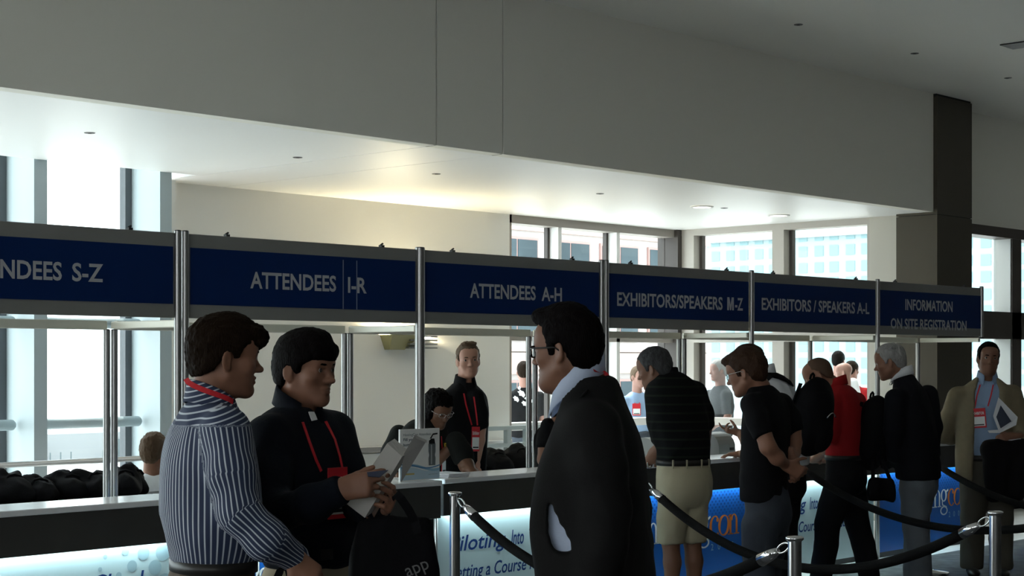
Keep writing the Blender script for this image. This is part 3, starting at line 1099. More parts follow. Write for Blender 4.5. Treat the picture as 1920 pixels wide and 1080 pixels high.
    def belt(s, wp, a, b, m, phi=None, hh=.035, buckle=None):
        f = s.f if phi is None else azim(phi)
        u = Vector((f.y, -f.x, 0))
        wp = Vector(wp)
        rows = []
        for z, e in ((-.5, .003), (-.5, .007), (.5, .007), (.5, .003), (-.5, .003)):
            r = []
            for k in range(49):
                t = 2 * math.pi * k / 48
                c, sn = math.cos(t), math.sin(t)
                q = (abs(c)**2.3 + abs(sn)**2.3)**(-1 / 2.3)
                r.append(wp + u * ((a + e) * q * c) + f * ((b + e) * q * sn) + UP * (z * hh))
            rows.append(r)
        MB().strip(rows).build('belt', m, s.root)

    def collar(s, c, rx, ry, m, hh=.042, phi=None, pitch=0, gap=28, flare=.022, tips=.035, name='collar', lean=0.0):
        """Folded shirt collar around the neck at c; lean tips it forwards."""
        f = s.f if phi is None else azim(phi)
        u = Vector((f.y, -f.x, 0))
        c = Vector(c)
        up = UP
        rows = []
        N = 40
        prof = [(-.004, -.2), (.0, .9), (.004, 1.0), (.008, .95), (flare, -.62), (flare - .004, -.65), (.004, .6)]
        for (o_, z) in prof:
            r = []
            for k in range(N + 1):
                t = math.radians(90 + gap / 2 + (360 - gap) * k / N)
                e = abs(k / N - .5) * 2
                dz = -(e**5) * tips if z < 0 else -(e**3) * .018
                out = o_ + (e**5) * (.010 if z < 0 else .0)
                r.append(c + u * ((rx + out) * math.cos(t)) + (f * ((ry + out) * math.sin(t))) + up * (z * hh + dz + .012 + lean * math.sin(t) * ry))
            rows.append(r)
        return MB().strip(rows).build(name, m, s.root)

    # -- skin
    def chunk(s, V, Q):
        s.chunks.append((V, Q))

    def chunk_chain(s, pts, rs, h=.012, k=.02):
        P = np.array([tuple(p) for p in pts]); R = max(rs)
        F = Field(P.min(0) - R, P.max(0) + R, h)
        F.chain([tuple(p) for p in pts], rs, k)
        V, Q = F.mesh()
        s.chunk(V, Q)

    def hand(s, wr, d, n, side, curl=(25, 35, 25), spread=6, thumb=(.55, .75, .45), tcurl=20, h=None, sc=1.0, fore=None, fr=.031):
        """Hand from the wrist wr along d with the palm facing n; side = +1 / -1 puts the thumb on cross(d, n) * side."""
        wr, d, n = Vector(wr), Vector(d).normalized(), Vector(n)
        n = (n - d * n.dot(d)).normalized()
        t = d.cross(n) * side
        F = Field(np.array(wr) - .23 * sc, np.array(wr) + .23 * sc, h or s.hs)
        offs, lens = (.029, .0095, -.0105, -.029), (.070, .079, .073, .056)
        curls = curl if isinstance(curl[0], (tuple, list)) else [curl] * 4
        for i in range(4):
            kn = wr + d * ((.088, .092, .088, .080)[i] * sc) + t * (offs[i] * sc)
            F.cap(wr + t * (offs[i] * .55 * sc) + d * .005, kn, .0150 * sc, .0115 * sc, .022)
            a, p = 0.0, kn
            ray = (d + t * math.tan(math.radians(spread * (1.5 - i) / 1.5))).normalized()
            for j, q in enumerate((.46, .30, .24)):
                a += math.radians(curls[i][j] + i * 2)
                v = ray * math.cos(a) + n * math.sin(a)
                e = p + v * (lens[i] * q * sc)
                F.cap(p, e, (.0095, .0085, .0078)[j] * sc, (.0085, .0078, .0066)[j] * sc, .004)
                p = e
        b = wr + t * (.020 * sc) + d * (.022 * sc)
        v = (d * thumb[0] + t * thumb[1] + n * thumb[2]).normalized()
        m = b + v * (.045 * sc)
        v2 = (v * math.cos(math.radians(tcurl)) + (d * .8 - t * .3) * math.sin(math.radians(tcurl))).normalized()
        m2 = m + v2 * (.030 * sc)
        F.cap(b, m, .0155 * sc, .0115 * sc, .02).cap(m, m2, .011 * sc, .0098 * sc, .006).cap(m2, m2 + (v2 * .8 + d * .3).normalized() * .024 * sc, .0098 * sc, .0078 * sc, .005)
        F.cap(wr - d * (.05 * sc), wr + d * .01, .026 * sc, .024 * sc, .02)
        V, Q = F.mesh()
        s.chunk(smooth(V, Q, 1, .4), Q)
        if fore is not None:
            s.chunk_chain([fore, Vector(fore).lerp(wr, .35), wr - d * .01], [.043, .042, .027 * sc], max(s.hs, .006))
        return t

    def head(s, c, phi, pitch=0, roll=0, neck=None, sc=1.0, hair=None, hair_mat=None, zb=None, extra=(), brow=None, eyes=True, nose=1.0, chin=1.0, jaw=1.0, fat=0.0, hamp=.004, hh=None, neck_r=.054, mouth=0.0, hseed=2, hfront=0.0, ears=True, brow_t=1.0):
        """Head with its eye-level centre at c, hair as a child part."""
        f = azim(phi, pitch)
        r0 = Vector((f.y, -f.x, 0)).normalized()
        u0 = r0.cross(f)
        a = math.radians(roll)
        r = r0 * math.cos(a) + u0 * math.sin(a)
        u = r.cross(f).normalized()
        c = Vector(c)
        s.hf = (c, r, f, u, sc)
        h = hh or s.hs
        nb = None
        if neck is not None:
            q = (Vector(neck) - c) / sc
            nb = (q.dot(r), q.dot(f), q.dot(u))
        lo, hi = np.array((-.105, -.125, -.15)), np.array((.105, .14, .14))
        if nb:
            lo = np.minimum(lo, np.array(nb) - .075); hi = np.maximum(hi, np.array(nb) + .075)
        F = Field(lo, hi, h / sc)
        F.ell((0, -.006, .035), (.074, .099, .080), k=0)
        F.ell((0, .040, -.030), (.058 + fat * .5, .056, .086), k=.03)
        for sg in (-1, 1):
            F.cap((sg * (.050 + fat) * jaw, .0, -.060), (sg * .018, .066 * chin, -.100), .020 + fat * .6, .018, .03)
            F.ell((sg * .043, .062, -.026), (.020, .022, .018), k=.025)
            F.cap((sg * .036, .081, .016), (sg * .010, .090, .014), .009, .010, .018)
        F.ell((0, .078 * chin, -.104), (.020, .018, .017), k=.022)
        F.ell((0, .060, .045), (.058, .036, .040), k=.03)
        if fat:
            F.ell((0, .035, -.105), (.045, .05, .025 + fat), k=.04)
        for sg in (-1, 1):
            F.ell((sg * .032, .098, .000), (.018, .018, .0115), k=.010, op='sub')
        F.cap((0, .090, .006), (0, .112 + .008 * (nose - 1), -.032), .0065, .0098, .012)
        F.ell((0, .116 * (1 + .06 * (nose - 1)), -.035), (.0105, .0115, .0095), k=.008)
        for sg in (-1, 1):
            F.ell((sg * .0125, .104, -.038), (.0085, .011, .008), k=.008)
        F.cap((-.018, .090, -.064), (.018, .090, -.064), .0055, .0055, .006).ell((0, .096, -.0615), (.014, .009, .0055), k=.007)
        F.ell((0, .094, -.0755), (.017, .009, .0065), k=.008)
        F.ell((0, .106, -.0685 - mouth * .002), (.022, .012, .0016 + mouth * .004), k=.003, op='sub')
        for sg in (-1, 1):
            F.ell((sg * .032, .080, -.001), (.0155, .0125, .0125), k=.003)
            F.cap((sg * .020, .091, .0075), (sg * .046, .083, .005), .0032, .003, .006)
            F.cap((sg * .021, .090, -.0105), (sg * .044, .084, -.009), .0026, .0024, .008)
        if ears:
            for sg in (-1, 1):
                e = (Vector((sg * .5, -.75, .0)).normalized(), Vector((sg * .9, .45, 0)).normalized(), Vector((0, -.12, 1)).normalized())
                F.ell((sg * .078, -.012, -.012), (.018, .0075, .031), e, k=.008)
                F.ell((sg * .086, -.006, -.006), (.011, .006, .019), e, k=.006, op='sub')
                F.ell((sg * .073, -.005, -.036), (.009, .006, .010), e, k=.008)
        if nb:
            F.cap((0, -.028, -.035), nb, neck_r, neck_r + .006, .03)
            F.cap((0, .02, -.085), (nb[0], nb[1] + .03, nb[2] + .02), .03, .03, .03)
        V, Q = F.mesh()
        V = smooth(V, Q, 1, .3)
        Mx = np.array([tuple(r), tuple(f), tuple(u)])

        def world(v):
            return (v * sc) @ Mx + np.array(c)
        s.chunk(world(V), Q)
        s.to_w = lambda x, y, z: c + (r * x + f * y + u * z) * sc
        if eyes:
            for sg in (-1, 1):
                e = s.to_w(sg * .032, .0825, -.001)
                s.eyeball(e, (f + r * (sg * .10)).normalized(), .0118 * sc)
        if hair:
            t = hair
            ys = [-.14, -.10, -.075, -.045, -.032, -.014, .004, .012, .030, .038, .055, .078, .14]
            zs = zb or [-.085, -.085, -.075, -.055, -.015, .012, .012, -.022, -.022, .015, .048, .066, .066]
            lo = [-.13, -.15, -.16]; hi = [.13, .15, .18]
            for e in extra:
                lo = np.minimum(lo, np.array(e[0]) - max(e[1])); hi = np.maximum(hi, np.array(e[0]) + max(e[1]))
            G = Field(lo, hi, h / sc)
            G.ell((0, -.008, .035), (.074 + t * .75, .099 + t, .081 + t * 1.15), k=0)
            G.ell((0, -.045, -.02), (.060 + t * .6, .055 + t * .8, .075), k=.03)
            zz = np.interp(G.ax[1], ys, zs)[None, :, None] + np.maximum(np.abs(G.ax[0]) - .045, 0)[:, None, None] * .0 - G.ax[2][None, None, :]
            q = np.maximum(.010 - np.abs(G.F - zz), 0) / .010
            G.F = (np.maximum(G.F, zz) + q * q * .0025).astype(np.float32)
            for e in extra:
                G.ell(e[0], e[1], e[2] if len(e) > 2 else ((1, 0, 0), (0, 1, 0), (0, 0, 1)), k=.018)
            V, Q = G.mesh()
            if len(V):
                V = smooth(V, Q, 1, .4)
                N = normals(V, Q)
                dsp = vnoise(V * np.array((95, 38, 60)), hseed) * .7 + vnoise(V * 150, hseed + 1) * .3
                V = V + N * ((hamp + hfront * np.clip((V[:, 1] - .07) / .04, 0, 1)) * dsp)[:, None]
                s.part('hair', world(V), Q, hair_mat)
        if brow:
            for sg in (-1, 1):
                MB().tube([s.to_w(sg * .012, .1000, .0178), s.to_w(sg * .022, .0995, .0185), s.to_w(sg * .034, .0945, .0200), s.to_w(sg * .048, .0830, .0155)], [.0036 * sc * brow_t, .0042 * sc * brow_t, .0040 * sc * brow_t, .0020 * sc], 8).build('eyebrow', brow, s.root)
        return s

    def eyeball(s, e, f, R):
        r = f.orthogonal().normalized()
        mb = MB().lathe(e, [(R * math.sin(math.radians(q)), R * math.cos(math.radians(q))) for q in (36, 50, 70, 90, 120, 150, 179)], 16, f)
        o = mb.build('eye', m_eye, s.root)
        MB().lathe(e, [(R * 1.02 * math.sin(math.radians(q)), R * 1.02 * math.cos(math.radians(q))) for q in (.5, 12, 24, 37)], 16, f).build('iris', m_iris, o)

    def glasses(s, m, full=True, w=.027, hgt=.016, th=.0022):
        tw = s.to_w
        for sg in (-1, 1):
            pts = []
            for k in range(21):
                t = 2 * math.pi * k / 20
                cx, sx_ = math.cos(t), math.sin(t)
                q = (abs(cx)**4 + abs(sx_)**4)**(-.25)
                x = sg * .033 + w * q * cx
                pts.append(tw(x, .108 - (abs(x) - .01) * .25, -.004 + hgt * q * sx_))
            MB().tube(pts, th * s.hf[4], 8).build('glasses_rim', m, s.root)
            MB().tube([tw(sg * (.033 + w), .097, .004), tw(sg * .079, .080, .006), tw(sg * .084, .0, .002), tw(sg * .083, -.02, -.012)], th * .8 * s.hf[4], 8).build('glasses_temple', m, s.root)
        MB().tube([tw(-.007, .108, .0), tw(0, .110, .003), tw(.007, .108, .0)], th * .8, 8).build('glasses_bridge', m, s.root)

    def finish(s):
        Vs, Qs, k = [], [], 0
        for V, Q in s.chunks:
            Vs.append(V); Qs.append(Q + k); k += len(V)
        s.parts['body'] = (np.concatenate(Vs), np.concatenate(Qs))
        me = np_mesh('body', *s.parts['body'])
        ob = bpy.data.objects.new('body', me)
        COL.objects.link(ob)
        md = ob.modifiers.new('one_surface', 'REMESH')
        md.mode, md.voxel_size, md.use_smooth_shade = 'VOXEL', min(s.hs * .95, .006), True
        m2 = bpy.data.meshes.new_from_object(ob.evaluated_get(bpy.context.evaluated_depsgraph_get()))
        bpy.data.objects.remove(ob); bpy.data.meshes.remove(me)
        m2.name = 'body'
        link('body', m2, s.skin, s.root)
        return s


def surf(bvh, px, py, off=.004, dmin=0.0):
    """The point of a garment seen at a photo pixel, lifted by off towards the camera, and its normal."""
    o = Vector((0, 0, EYE))
    dr = (W(px, py, 10) - o).normalized()
    hit, nn, i, dist = bvh.ray_cast(o + dr * dmin, dr)
    if hit is None:
        return None, None
    if nn.dot(dr) > 0:
        nn = -nn
    return hit + nn * off, nn
# ---------------------------------------------------------------- three men in front
H_BROWN = mat('hair_dark_brown', (.012, .007, .004), .6, bump=.6, bscale=60, stretch=(4, 4, 1), spec=.04)
H_BLACK = mat('hair_black', (.004, .003, .003), .6, bump=.6, bscale=60, stretch=(4, 4, 1), spec=.03)
m_belt = mat('black_belt', (.015, .014, .013), .4)
m_red = mat('lanyard_red', (.55, .02, .03), .5)
m_badge = mat('badge_white', (.75, .75, .74), .4)
m_bag = mat('black_bag_cloth', (.005, .005, .006), .8, bump=.15, bscale=120, spec=.1)

m_stripe = bpy.data.materials.new('striped_shirt_cloth')
m_stripe.use_nodes = True
nt = m_stripe.node_tree
pb = nt.nodes['Principled BSDF']; pb.inputs['Roughness'].default_value = .8
at = nt.nodes.new('ShaderNodeAttribute'); at.attribute_name = 'stripe'
k1 = nt.nodes.new('ShaderNodeMath'); k1.operation = 'MULTIPLY'; k1.inputs[1].default_value = 1 / .0155
k2 = nt.nodes.new('ShaderNodeMath'); k2.operation = 'FRACT'
k3 = nt.nodes.new('ShaderNodeMath'); k3.operation = 'PINGPONG'; k3.inputs[1].default_value = .5
k4 = nt.nodes.new('ShaderNodeMapRange'); k4.inputs['From Min'].default_value = .34; k4.inputs['From Max'].default_value = .40
k5 = nt.nodes.new('ShaderNodeMix'); k5.data_type = 'RGBA'
k5.inputs[6].default_value = (.014, .026, .066, 1); k5.inputs[7].default_value = (.46, .50, .55, 1)
nt.links.new(at.outputs['Fac'], k1.inputs[0]); nt.links.new(k1.outputs[0], k2.inputs[0]); nt.links.new(k2.outputs[0], k3.inputs[0])
nt.links.new(k3.outputs[0], k4.inputs['Value']); nt.links.new(k4.outputs[0], k5.inputs[0]); nt.links.new(k5.outputs[2], pb.inputs['Base Color'])


def badge_thing(label, ribs, card, bv, text=None, group=None, wr=.010, dmin=0.0):
    """Lanyard on the chest: ribbons through photo points on the garment, then the card holder below them."""
    c, n = surf(bv, *card[0], off=.012, dmin=dmin)
    if c is None:
        return
    t = thing('badge_lanyard', label, 'badge', (c.x, c.y, c.z), group)
    for r in ribs:
        pts, ns = [], []
        for (px, py) in r:
            p, m_ = surf(bv, px, py, .006, dmin)
            if p is not None:
                pts.append(p); ns.append(m_)
        if len(pts) > 1:
            mb = MB().ribbon(pts, ns, wr, .002)
            mb.build('ribbon', m_red, t)
    w, h = card[1], card[2]
    n = Vector((n.x, n.y, 0)).normalized()
    ax = UP.cross(n).normalized()
    az = (UP * 1.0 + ax * (card[3] if len(card) > 3 else 0)).normalized()
    ax = az.cross(n).normalized()
    MB().obox(c, ax, n, az, (w, .004, h), .001).build('holder', m_red, t)
    o = MB().obox(c + n * .003 - az * (h * .17), ax, n, az, (w * .84, .002, h * .48)).build('name_card', m_badge, t)
    if text:
        mb = MB()
        letters(mb, text, c + n * .0025, ax, az, -w * .4, w * .4, h * .17, h * .32, bold=.02, thick=.001)
        mb.build('lettering', m_badge, t)
    MB().obox(c + n * .0045 - az * (h * .34), ax, n, az, (w * .7, .0008, h * .06)).build('barcode', m_dark, o)
    return t


# 1: young man in a striped shirt
p = Person('man in a navy and white striped shirt with a red lanyard, seen in profile', 4.9, 400, phi=30, h=.0068, hs=.0030)
p.head(p.w(420, 668), 25, pitch=-3, neck=p.w(394, 752), sc=.97, hair=.015, hair_mat=H_BROWN, brow=H_BROWN, hfront=.005,
       zb=[-.07, -.07, -.062, -.045, -.02, .014, .012, -.008, -.004, .022, .036, .040, .040],
       extra=[((0, .068, .080), (.056, .048, .030)), ((0, .090, .068), (.050, .036, .028)), ((.008, .106, .056), (.040, .024, .024)), ((-.022, .100, .060), (.03, .026, .024)), ((0, .086, .048), (.052, .022, .018)), ((0, .02, .105), (.05, .06, .03))], hamp=.005)
sh_r = [p.w(424, 806, -.145), p.w(436, 890, -.20), p.w(448, 962, -.22)]
fo_r = [p.w(448, 962, -.22), p.w(500, 1012, -.22), p.w(546, 1042, -.14)]
sh_l = [p.w(372, 800, .15), p.w(415, 900, .24), p.w(455, 968, .24), p.w(510, 1020, .14), p.w(552, 1046, .0)]
T = azim(30)
yoke_z = p.w(400, 797).z


def stripe1(V):
    c = np.array(p.w(393, 880)); u = np.array(p.u); f = np.array(p.f)
    q = V - c
    s_ = np.arctan2(q @ u, -(q @ f)) * .155
    s_ = np.where(V[:, 2] > yoke_z + .25 * np.abs(q @ u) * 0, V[:, 2] * 1.0 - (q @ f) * .35, s_)
    pts = [np.array(v) for v in (sh_r[0], sh_r[1], sh_r[2], fo_r[1], fo_r[2])]
    best = np.full(len(V), 9.0)
    for i in range(4):
        d = pts[i + 1] - pts[i]
        tt = np.clip(((V - pts[i]) @ d) / (d @ d), 0, 1)
        r = V - pts[i] - tt[:, None] * d
        dist = np.linalg.norm(r, axis=1)
        a = np.cross(d, np.array(p.u)); a /= np.linalg.norm(a)
        b = np.cross(a, d); b /= np.linalg.norm(b)
        use = (dist < best) & (dist < .078) & ((V[:, 2] < yoke_z + .005) | (i > 0))
        s_ = np.where(use, np.arctan2(r @ a, r @ b) * .064, s_)
        best = np.where(use, dist, best)
    return s_


rows = [p.row(1056, 398, 0, .150, .112), p.row(1030, 402, 0, .165, .125), p.row(1005, 401, 0, .180, .134), p.row(945, 394, 0, .185, .138), p.row(880, 391, 0, .185, .132), p.row(830, 391, .0, .185, .118),
        p.row(790, 392, 0, .165, .092), p.row(766, 394, 0, .120, .076), p.row(750, 396, 0, .072, .064)]
p.torso('shirt', rows, m_stripe, arms=[(sh_r + fo_r[1:], [.066, .062, .058, .056, .044]), (sh_l, [.064, .06, .056, .05, .042])], amp=.006, sc=(9, 9, 7), stripe=stripe1, k=.05)
o = p.collar(p.w(397, 760), .068, .062, m_stripe, hh=.040, lean=-.42, gap=24, tips=.022)
at_ = o.data.attributes.new('stripe', 'FLOAT', 'POINT')
at_.data.foreach_set('value', [v.co.z * 1.0 - .35 * v.co.dot(p.f) for v in o.data.vertices])
wp = p.w(400, 1050)
p.legs('trousers', mat('brown_trousers', (.07, .048, .03), .8, bump=.1), wp, .150, .112, stance=.095, seed=11)
p.belt(wp - UP * .012, .152, .114, m_belt)
b = p.w(344, 1040, 0)
MB().obox(b, p.u, p.f, UP, (.03, .02, .022), .004).build('belt_clip', m_chrome, p.root)
p.hand(fo_r[-1], Vector(RT * .75 - UP * .65), Vector(-FW * .2 - RT * .3 - UP * .3) + FW * .6, -1, curl=(40, 55, 40))
p.hand(sh_l[-1], Vector(RT * .6 - UP * .75 - FW * .1), Vector(-FW), 1, curl=(40, 55, 40))
p.finish()
bv = p.bvh('shirt')
# red lanyard ribbon round his neck
bv = p.bvh('shirt', 'body')
c0 = p.w(399, 733)
q = [c0 + RT * (.078 * math.cos(math.radians(a))) - FW * (.080 * math.sin(math.radians(a))) + UP * (.036 - .068 * k / 7) for k, a in enumerate((165, 145, 125, 105, 85, 65, 45, 30))]
t = thing('badge_lanyard', 'red lanyard ribbon round the neck of the man in the striped shirt', 'badge', tuple(p.w(420, 760, -.06)))
MB().ribbon(q, [(-FW + UP * .5).normalized()] * len(q), .016, .002).build('ribbon', m_red, t)
P1 = p
# black bag hanging from his hands
hb = p.w(548, 1062, -.06)
t = thing('tote_bag', 'black bag hanging by thin straps from the hands of the striped shirt man', 'bag', (hb.x, hb.y, hb.z - .30))
for dx in (-.06, .02):
    MB().ribbon([hb + RT * (dx - .02) - UP * .22, hb + RT * (dx - .015) - UP * .1, hb + RT * (dx * .6) - UP * .015, hb + RT * dx * .3 + UP * .005, hb + RT * (dx * .6 + .03) - UP * .03, hb + RT * (dx + .05) - UP * .22], [-FW] * 6, .022, .004).build('strap', m_bag, t)
F = Field(np.array(hb) - np.array((.25, .25, .62)), np.array(hb) + np.array((.25, .25, -.1)), .012)
hb2 = hb + RT * .13 - FW * .09
F.ell(hb2 - UP * .38, (.17, .06, .17), (RT, FW, UP), k=.02).cap(hb - UP * .23 - RT * .12, hb - UP * .23 + RT * .12, .035)
V, Q = F.mesh(); V = folds(V, Q, .01, (10, 10, 6), 4)
link('bag_body', np_mesh('bag_body', V, Q), m_bag, t)

# 2: man in a dark jacket reading
m_djacket = mat('dark_navy_jacket', (.005, .007, .012), .8, bump=.2, bscale=90, spec=.12)
m_khaki = mat('khaki_trousers', (.33, .28, .19), .85, bump=.1)
p = Person('dark-haired man in a dark navy jacket looking up from an open box', 5.42, 570, phi=-30, h=.0068, hs=.0030)
p.head(p.w(573, 691), -32, pitch=-3, neck=p.w(556, 770, .01), sc=.97, hair=.020, hair_mat=H_BLACK, brow=H_BLACK, mouth=.3,
       zb=[-.085, -.085, -.075, -.06, -.03, .010, .008, -.018, -.012, .012, .022, .032, .034],
       extra=[((0, .078, .065), (.062, .034, .034)), ((0, .03, .105), (.062, .06, .032)), ((0, -.08, -.01), (.055, .04, .055))], hamp=.003, jaw=1.05)
rows = [p.row(1060, 586, 0, .175, .13), p.row(1022, 584, 0, .18, .133), p.row(960, 574, 0, .195, .138), p.row(880, 565, 0, .205, .138), p.row(825, 560, 0, .205, .120), p.row(792, 558, 0, .185, .092), p.row(772, 558, 0, .125, .075), p.row(764, 557, 0, .085, .068)]
ar = [p.w(505, 822, -.17), p.w(505, 895, -.24), p.w(515, 962, -.30), p.w(585, 945, -.40), p.w(636, 920, -.44)]
al = [p.w(625, 812, .14), p.w(646, 880, .10), p.w(660, 940, .02), p.w(690, 950, -.16), p.w(712, 955, -.28)]
p.torso('jacket', rows, m_djacket, arms=[(ar, [.072, .066, .06, .052, .042]), (al, [.068, .062, .055, .05, .040])], amp=.007, seed=21, subs=[lambda F: F.ell(p.w(577, 768) + p.f * .07, (.026, .06, .05), (p.u, p.f, UP), k=.01, op='sub')])
p.collar(p.w(560, 761), .068, .064, m_djacket, hh=.036, gap=88, lean=-.42, tips=.03)
wp = p.w(586, 1034)
p.legs('trousers', m_khaki, wp, .165, .12, stance=.1, seed=12)
p.belt(wp + UP * .005, .168, .124, m_belt)
hw = ar[-1]
p.hand(hw, (RT * .92 + UP * .22 - FW * .15), (FW * .85 - UP * .1 + RT * .2), 1, curl=((25, 25, 15), (35, 35, 20), (45, 45, 25), (55, 50, 30)), thumb=(.8, .35, .45), tcurl=5)
hl = al[-1]
p.hand(hl, (RT * .45 + UP * .35 - FW * .8), (-RT * .9 + UP * .2 + FW * .1), -1, curl=((30, 45, 30), (35, 45, 30), (40, 45, 30), (45, 50, 30)), thumb=(.6, .6, .4))
p.finish()
bv = p.bvh('jacket', 'body')
pts = [surf(bv, *q, .003) for q in ((582, 774), (585, 781), (588, 789))]
MB().ribbon([q[0] for q in pts], [q[1] for q in pts], .026, .003).build('undershirt', mat('white_cotton', (.75, .75, .75), .8), p.root)
bv = p.bvh('jacket')
badge_thing('red badge holder on a red lanyard against the dark jacket, half hidden by a hand', [[(565, 793), (578, 830), (590, 862), (600, 884)], [(610, 793), (625, 825), (634, 856), (640, 884)]], ((628, 925), .088, .165, .0), bv, 'EDGE', dmin=5.14)
P2 = p
# white open box in his left hand, card in his right
bd = p.d - .36
A_, B_, C_, D_ = W(726, 831, bd + .10), W(754, 856, bd + .06), W(684, 971, bd - .05), W(650, 945, bd - .01)
m_carton = mat('white_carton', (.42, .405, .38), .7)
ctr = (A_ + B_ + C_ + D_) / 4
t = thing('open_box', 'long white cardboard box with its end flap open, held by the dark jacket man', 'box', tuple(ctr))
off = RT * .020 + UP * .012 + FW * .045
MB().prism([A_, D_, C_, B_], off).build('box_body', m_carton, t)
e = (A_ - D_).normalized()
MB().prism([W(756, 853, bd + .075), W(778, 816, bd + .10), W(800, 826, bd + .14), W(752, 905, bd + .10)], (A_ - D_).normalized() * .001 - FW * .003).build('side_flap', m_carton, t)
MB().prism([W(778, 816, bd + .10), W(780, 822, bd + .09), W(800, 830, bd + .12), W(800, 825, bd + .14)], -FW * .003).build('tuck_flap', m_carton, t)
MB().prism([W(733, 829, bd + .11), W(742, 826, bd + .15), W(764, 845, bd + .12), W(754, 855, bd + .07)], e * .002).build('end_flap', m_carton, t)
cp = W(700, 890, bd - .09)
t = thing('card', 'small dark blue card between the fingers of the man in the dark jacket', 'card', tuple(cp))
MB().prism([W(688, 886, bd - .10), W(728, 882, bd - .12), W(712, 895, bd - .14), W(690, 894, bd - .12)], UP * .0012 - FW * .001).build('card_sheet', mat('card_navy', (.01, .018, .05), .3), t)
# tote bag hanging from his left hand
def tote(label, c, rx, ry, hz, ax, m, hand_pt, straps, seed, h=.009, text=None):
    t = thing('tote_bag', label, 'bag', tuple(Vector(c) - UP * hz))
    ay = UP.cross(ax)
    F = Field(np.array(c) - np.array((.42, .42, hz + .08)), np.array(c) + np.array((.42, .42, hz + .08)), h)
    rw = [(c.z - hz, c.x, c.y, rx * 1.02, ry * 1.1), (c.z - hz * .6, c.x, c.y, rx * 1.04, ry * 1.25), (c.z, c.x, c.y, rx, ry), (c.z + hz * .7, c.x, c.y, rx * .88, ry * .55), (c.z + hz, c.x, c.y, rx * .80, ry * .25)]
    F.loft(rw, ax, ay, k=.02, n=3.0)
    V, Q = F.mesh(); V = smooth(V, Q, 2); V = folds(V, Q, .012, (9, 9, 5), seed)
    ob = link('bag_body', np_mesh('bag_body', V, Q), m, t)
    for s_ in straps:
        MB().ribbon([Vector(q) for q in s_], [-FW] * len(s_), .026, .004).build('strap', m, t)
    return t, ob, BVHTree.FromPolygons([Vector(v) for v in V], [[int(i) for i in q] for q in Q])


bc = W(738, 1085, 5.02)
t, ob, bb = tote('black tote bag with faint grey lettering, hanging from the hand that holds the white box', bc, .135, .06, .19, (RT * .97 + FW * .25).normalized(), m_bag, None,
                 [[W(742, 925, 4.97), W(752, 935, 4.96), W(766, 955, 4.97), W(778, 978, 4.98), W(784, 1000, 4.97)], [W(735, 930, 5.05), W(722, 950, 5.08), W(708, 975, 5.08), W(700, 1000, 5.07)]], 31)
q, n_ = surf(bb, 782, 1066, .006)
mb = MB()
ax = (RT * .93 + UP * .38).normalized(); ax = (ax - (-FW) * ax.dot(-FW)).normalized(); ay = (-FW).cross(ax).normalized()
if q is not None:
    letters(mb, 'app', q - FW * .012, ax, ay, -.036, .036, -.012, .028, thick=.001)
    mb.build('lettering', mat('bag_print_grey', (.12, .12, .12), .6), ob)

# 3: man in a charcoal suit jacket
m_suit = mat('charcoal_suit', (.008, .008, .008), .8, bump=.12, bscale=200, spec=.12)
m_bshirt = mat('pale_blue_shirt', (.45, .52, .66), .8, bump=.1)
p = Person('man in a charcoal suit jacket and black-rimmed glasses facing the counters', 4.8, 1115, phi=163, h=.0068, hs=.0030, skin=SKIN2)
p.head(p.w(1064, 653), 150, pitch=-4, neck=p.w(1088, 722, .0), sc=.945, hair=.014, hair_mat=H_BLACK, brow=H_BLACK, mouth=.4, fat=.004, nose=.9, neck_r=.060,
       zb=[-.085, -.085, -.075, -.062, -.028, .012, .012, -.02, -.02, .03, .066, .082, .085],
       extra=[((0, .062, .104), (.054, .036, .028)), ((0, .088, .106), (.042, .022, .020)), ((0, .0, .112), (.055, .07, .032))], hamp=.004)
p.glasses(mat('black_glasses_frame', (.012, .012, .012), .3), w=.026, hgt=.0165, th=.0030)
N0 = azim(150)
rows = [p.row(1140, 1120, 0, .240, .163), p.row(1080, 1118, 0, .238, .163), p.row(990, 1108, 0, .232, .163), p.row(890, 1110, 0, .222, .150), p.row(830, 1114, 0, .21, .126), p.row(785, 1116, 0, .195, .100), p.row(745, 1110, 0, .135, .086), p.row(724, 1106, 0, .092, .082), p.row(706, 1106, 0, .076, .070)]
al = [p.w(1112, 800, -.17), p.w(1124, 880, -.22), p.w(1134, 955, -.24), p.w(1130, 1020, -.24), p.w(1122, 1085, -.23)]
ar = [p.w(1142, 808, .17), p.w(1158, 880, .21), p.w(1176, 955, .22), p.w(1182, 1020, .2), p.w(1180, 1085, .17)]
rows_s = [(r[0], r[1], r[2], r[3] - .035, r[4] - (.005 if r[0] > 1.3 else .022)) for r in rows[:-1]] + [(rows[-1][0] - .01, rows[-1][1], rows[-1][2], .056, .052)]
p.torso('shirt', rows_s, m_bshirt, amp=.005, seed=6)


def open_front(F):
    c = p.w(1116, 860)
    for pts in (((0, 1.60, .13), (0, 1.50, .14)), ((0, 1.50, .14), (0, 1.42, .095)), ((0, 1.42, .095), (.0, 1.28, .012)), ((.0, 1.22, .010), (.0, 1.05, .05)), ((0, 1.05, .05), (0, .8, .11))):
        (x0, z0, r0), (x1, z1, r1) = pts
        for s_ in np.linspace(0, 1, 25):
            r, z = r0 + (r1 - r0) * s_, z0 + (z1 - z0) * s_
            q = c + p.f * .16
            F.ell((q.x, q.y, z), (r, .17, .035), (p.u, p.f, UP), k=.0, op='sub')
    for px, py, rx, rz in ((1032, 952, .010, .024), (1037, 972, .020, .028), (1044, 992, .032, .030), (1052, 1010, .038, .028), (1056, 1022, .034, .016)):
        F.ell(p.w(px, py, -.10), (rx, .16, rz), (RT, FW, UP), k=.01, op='sub')


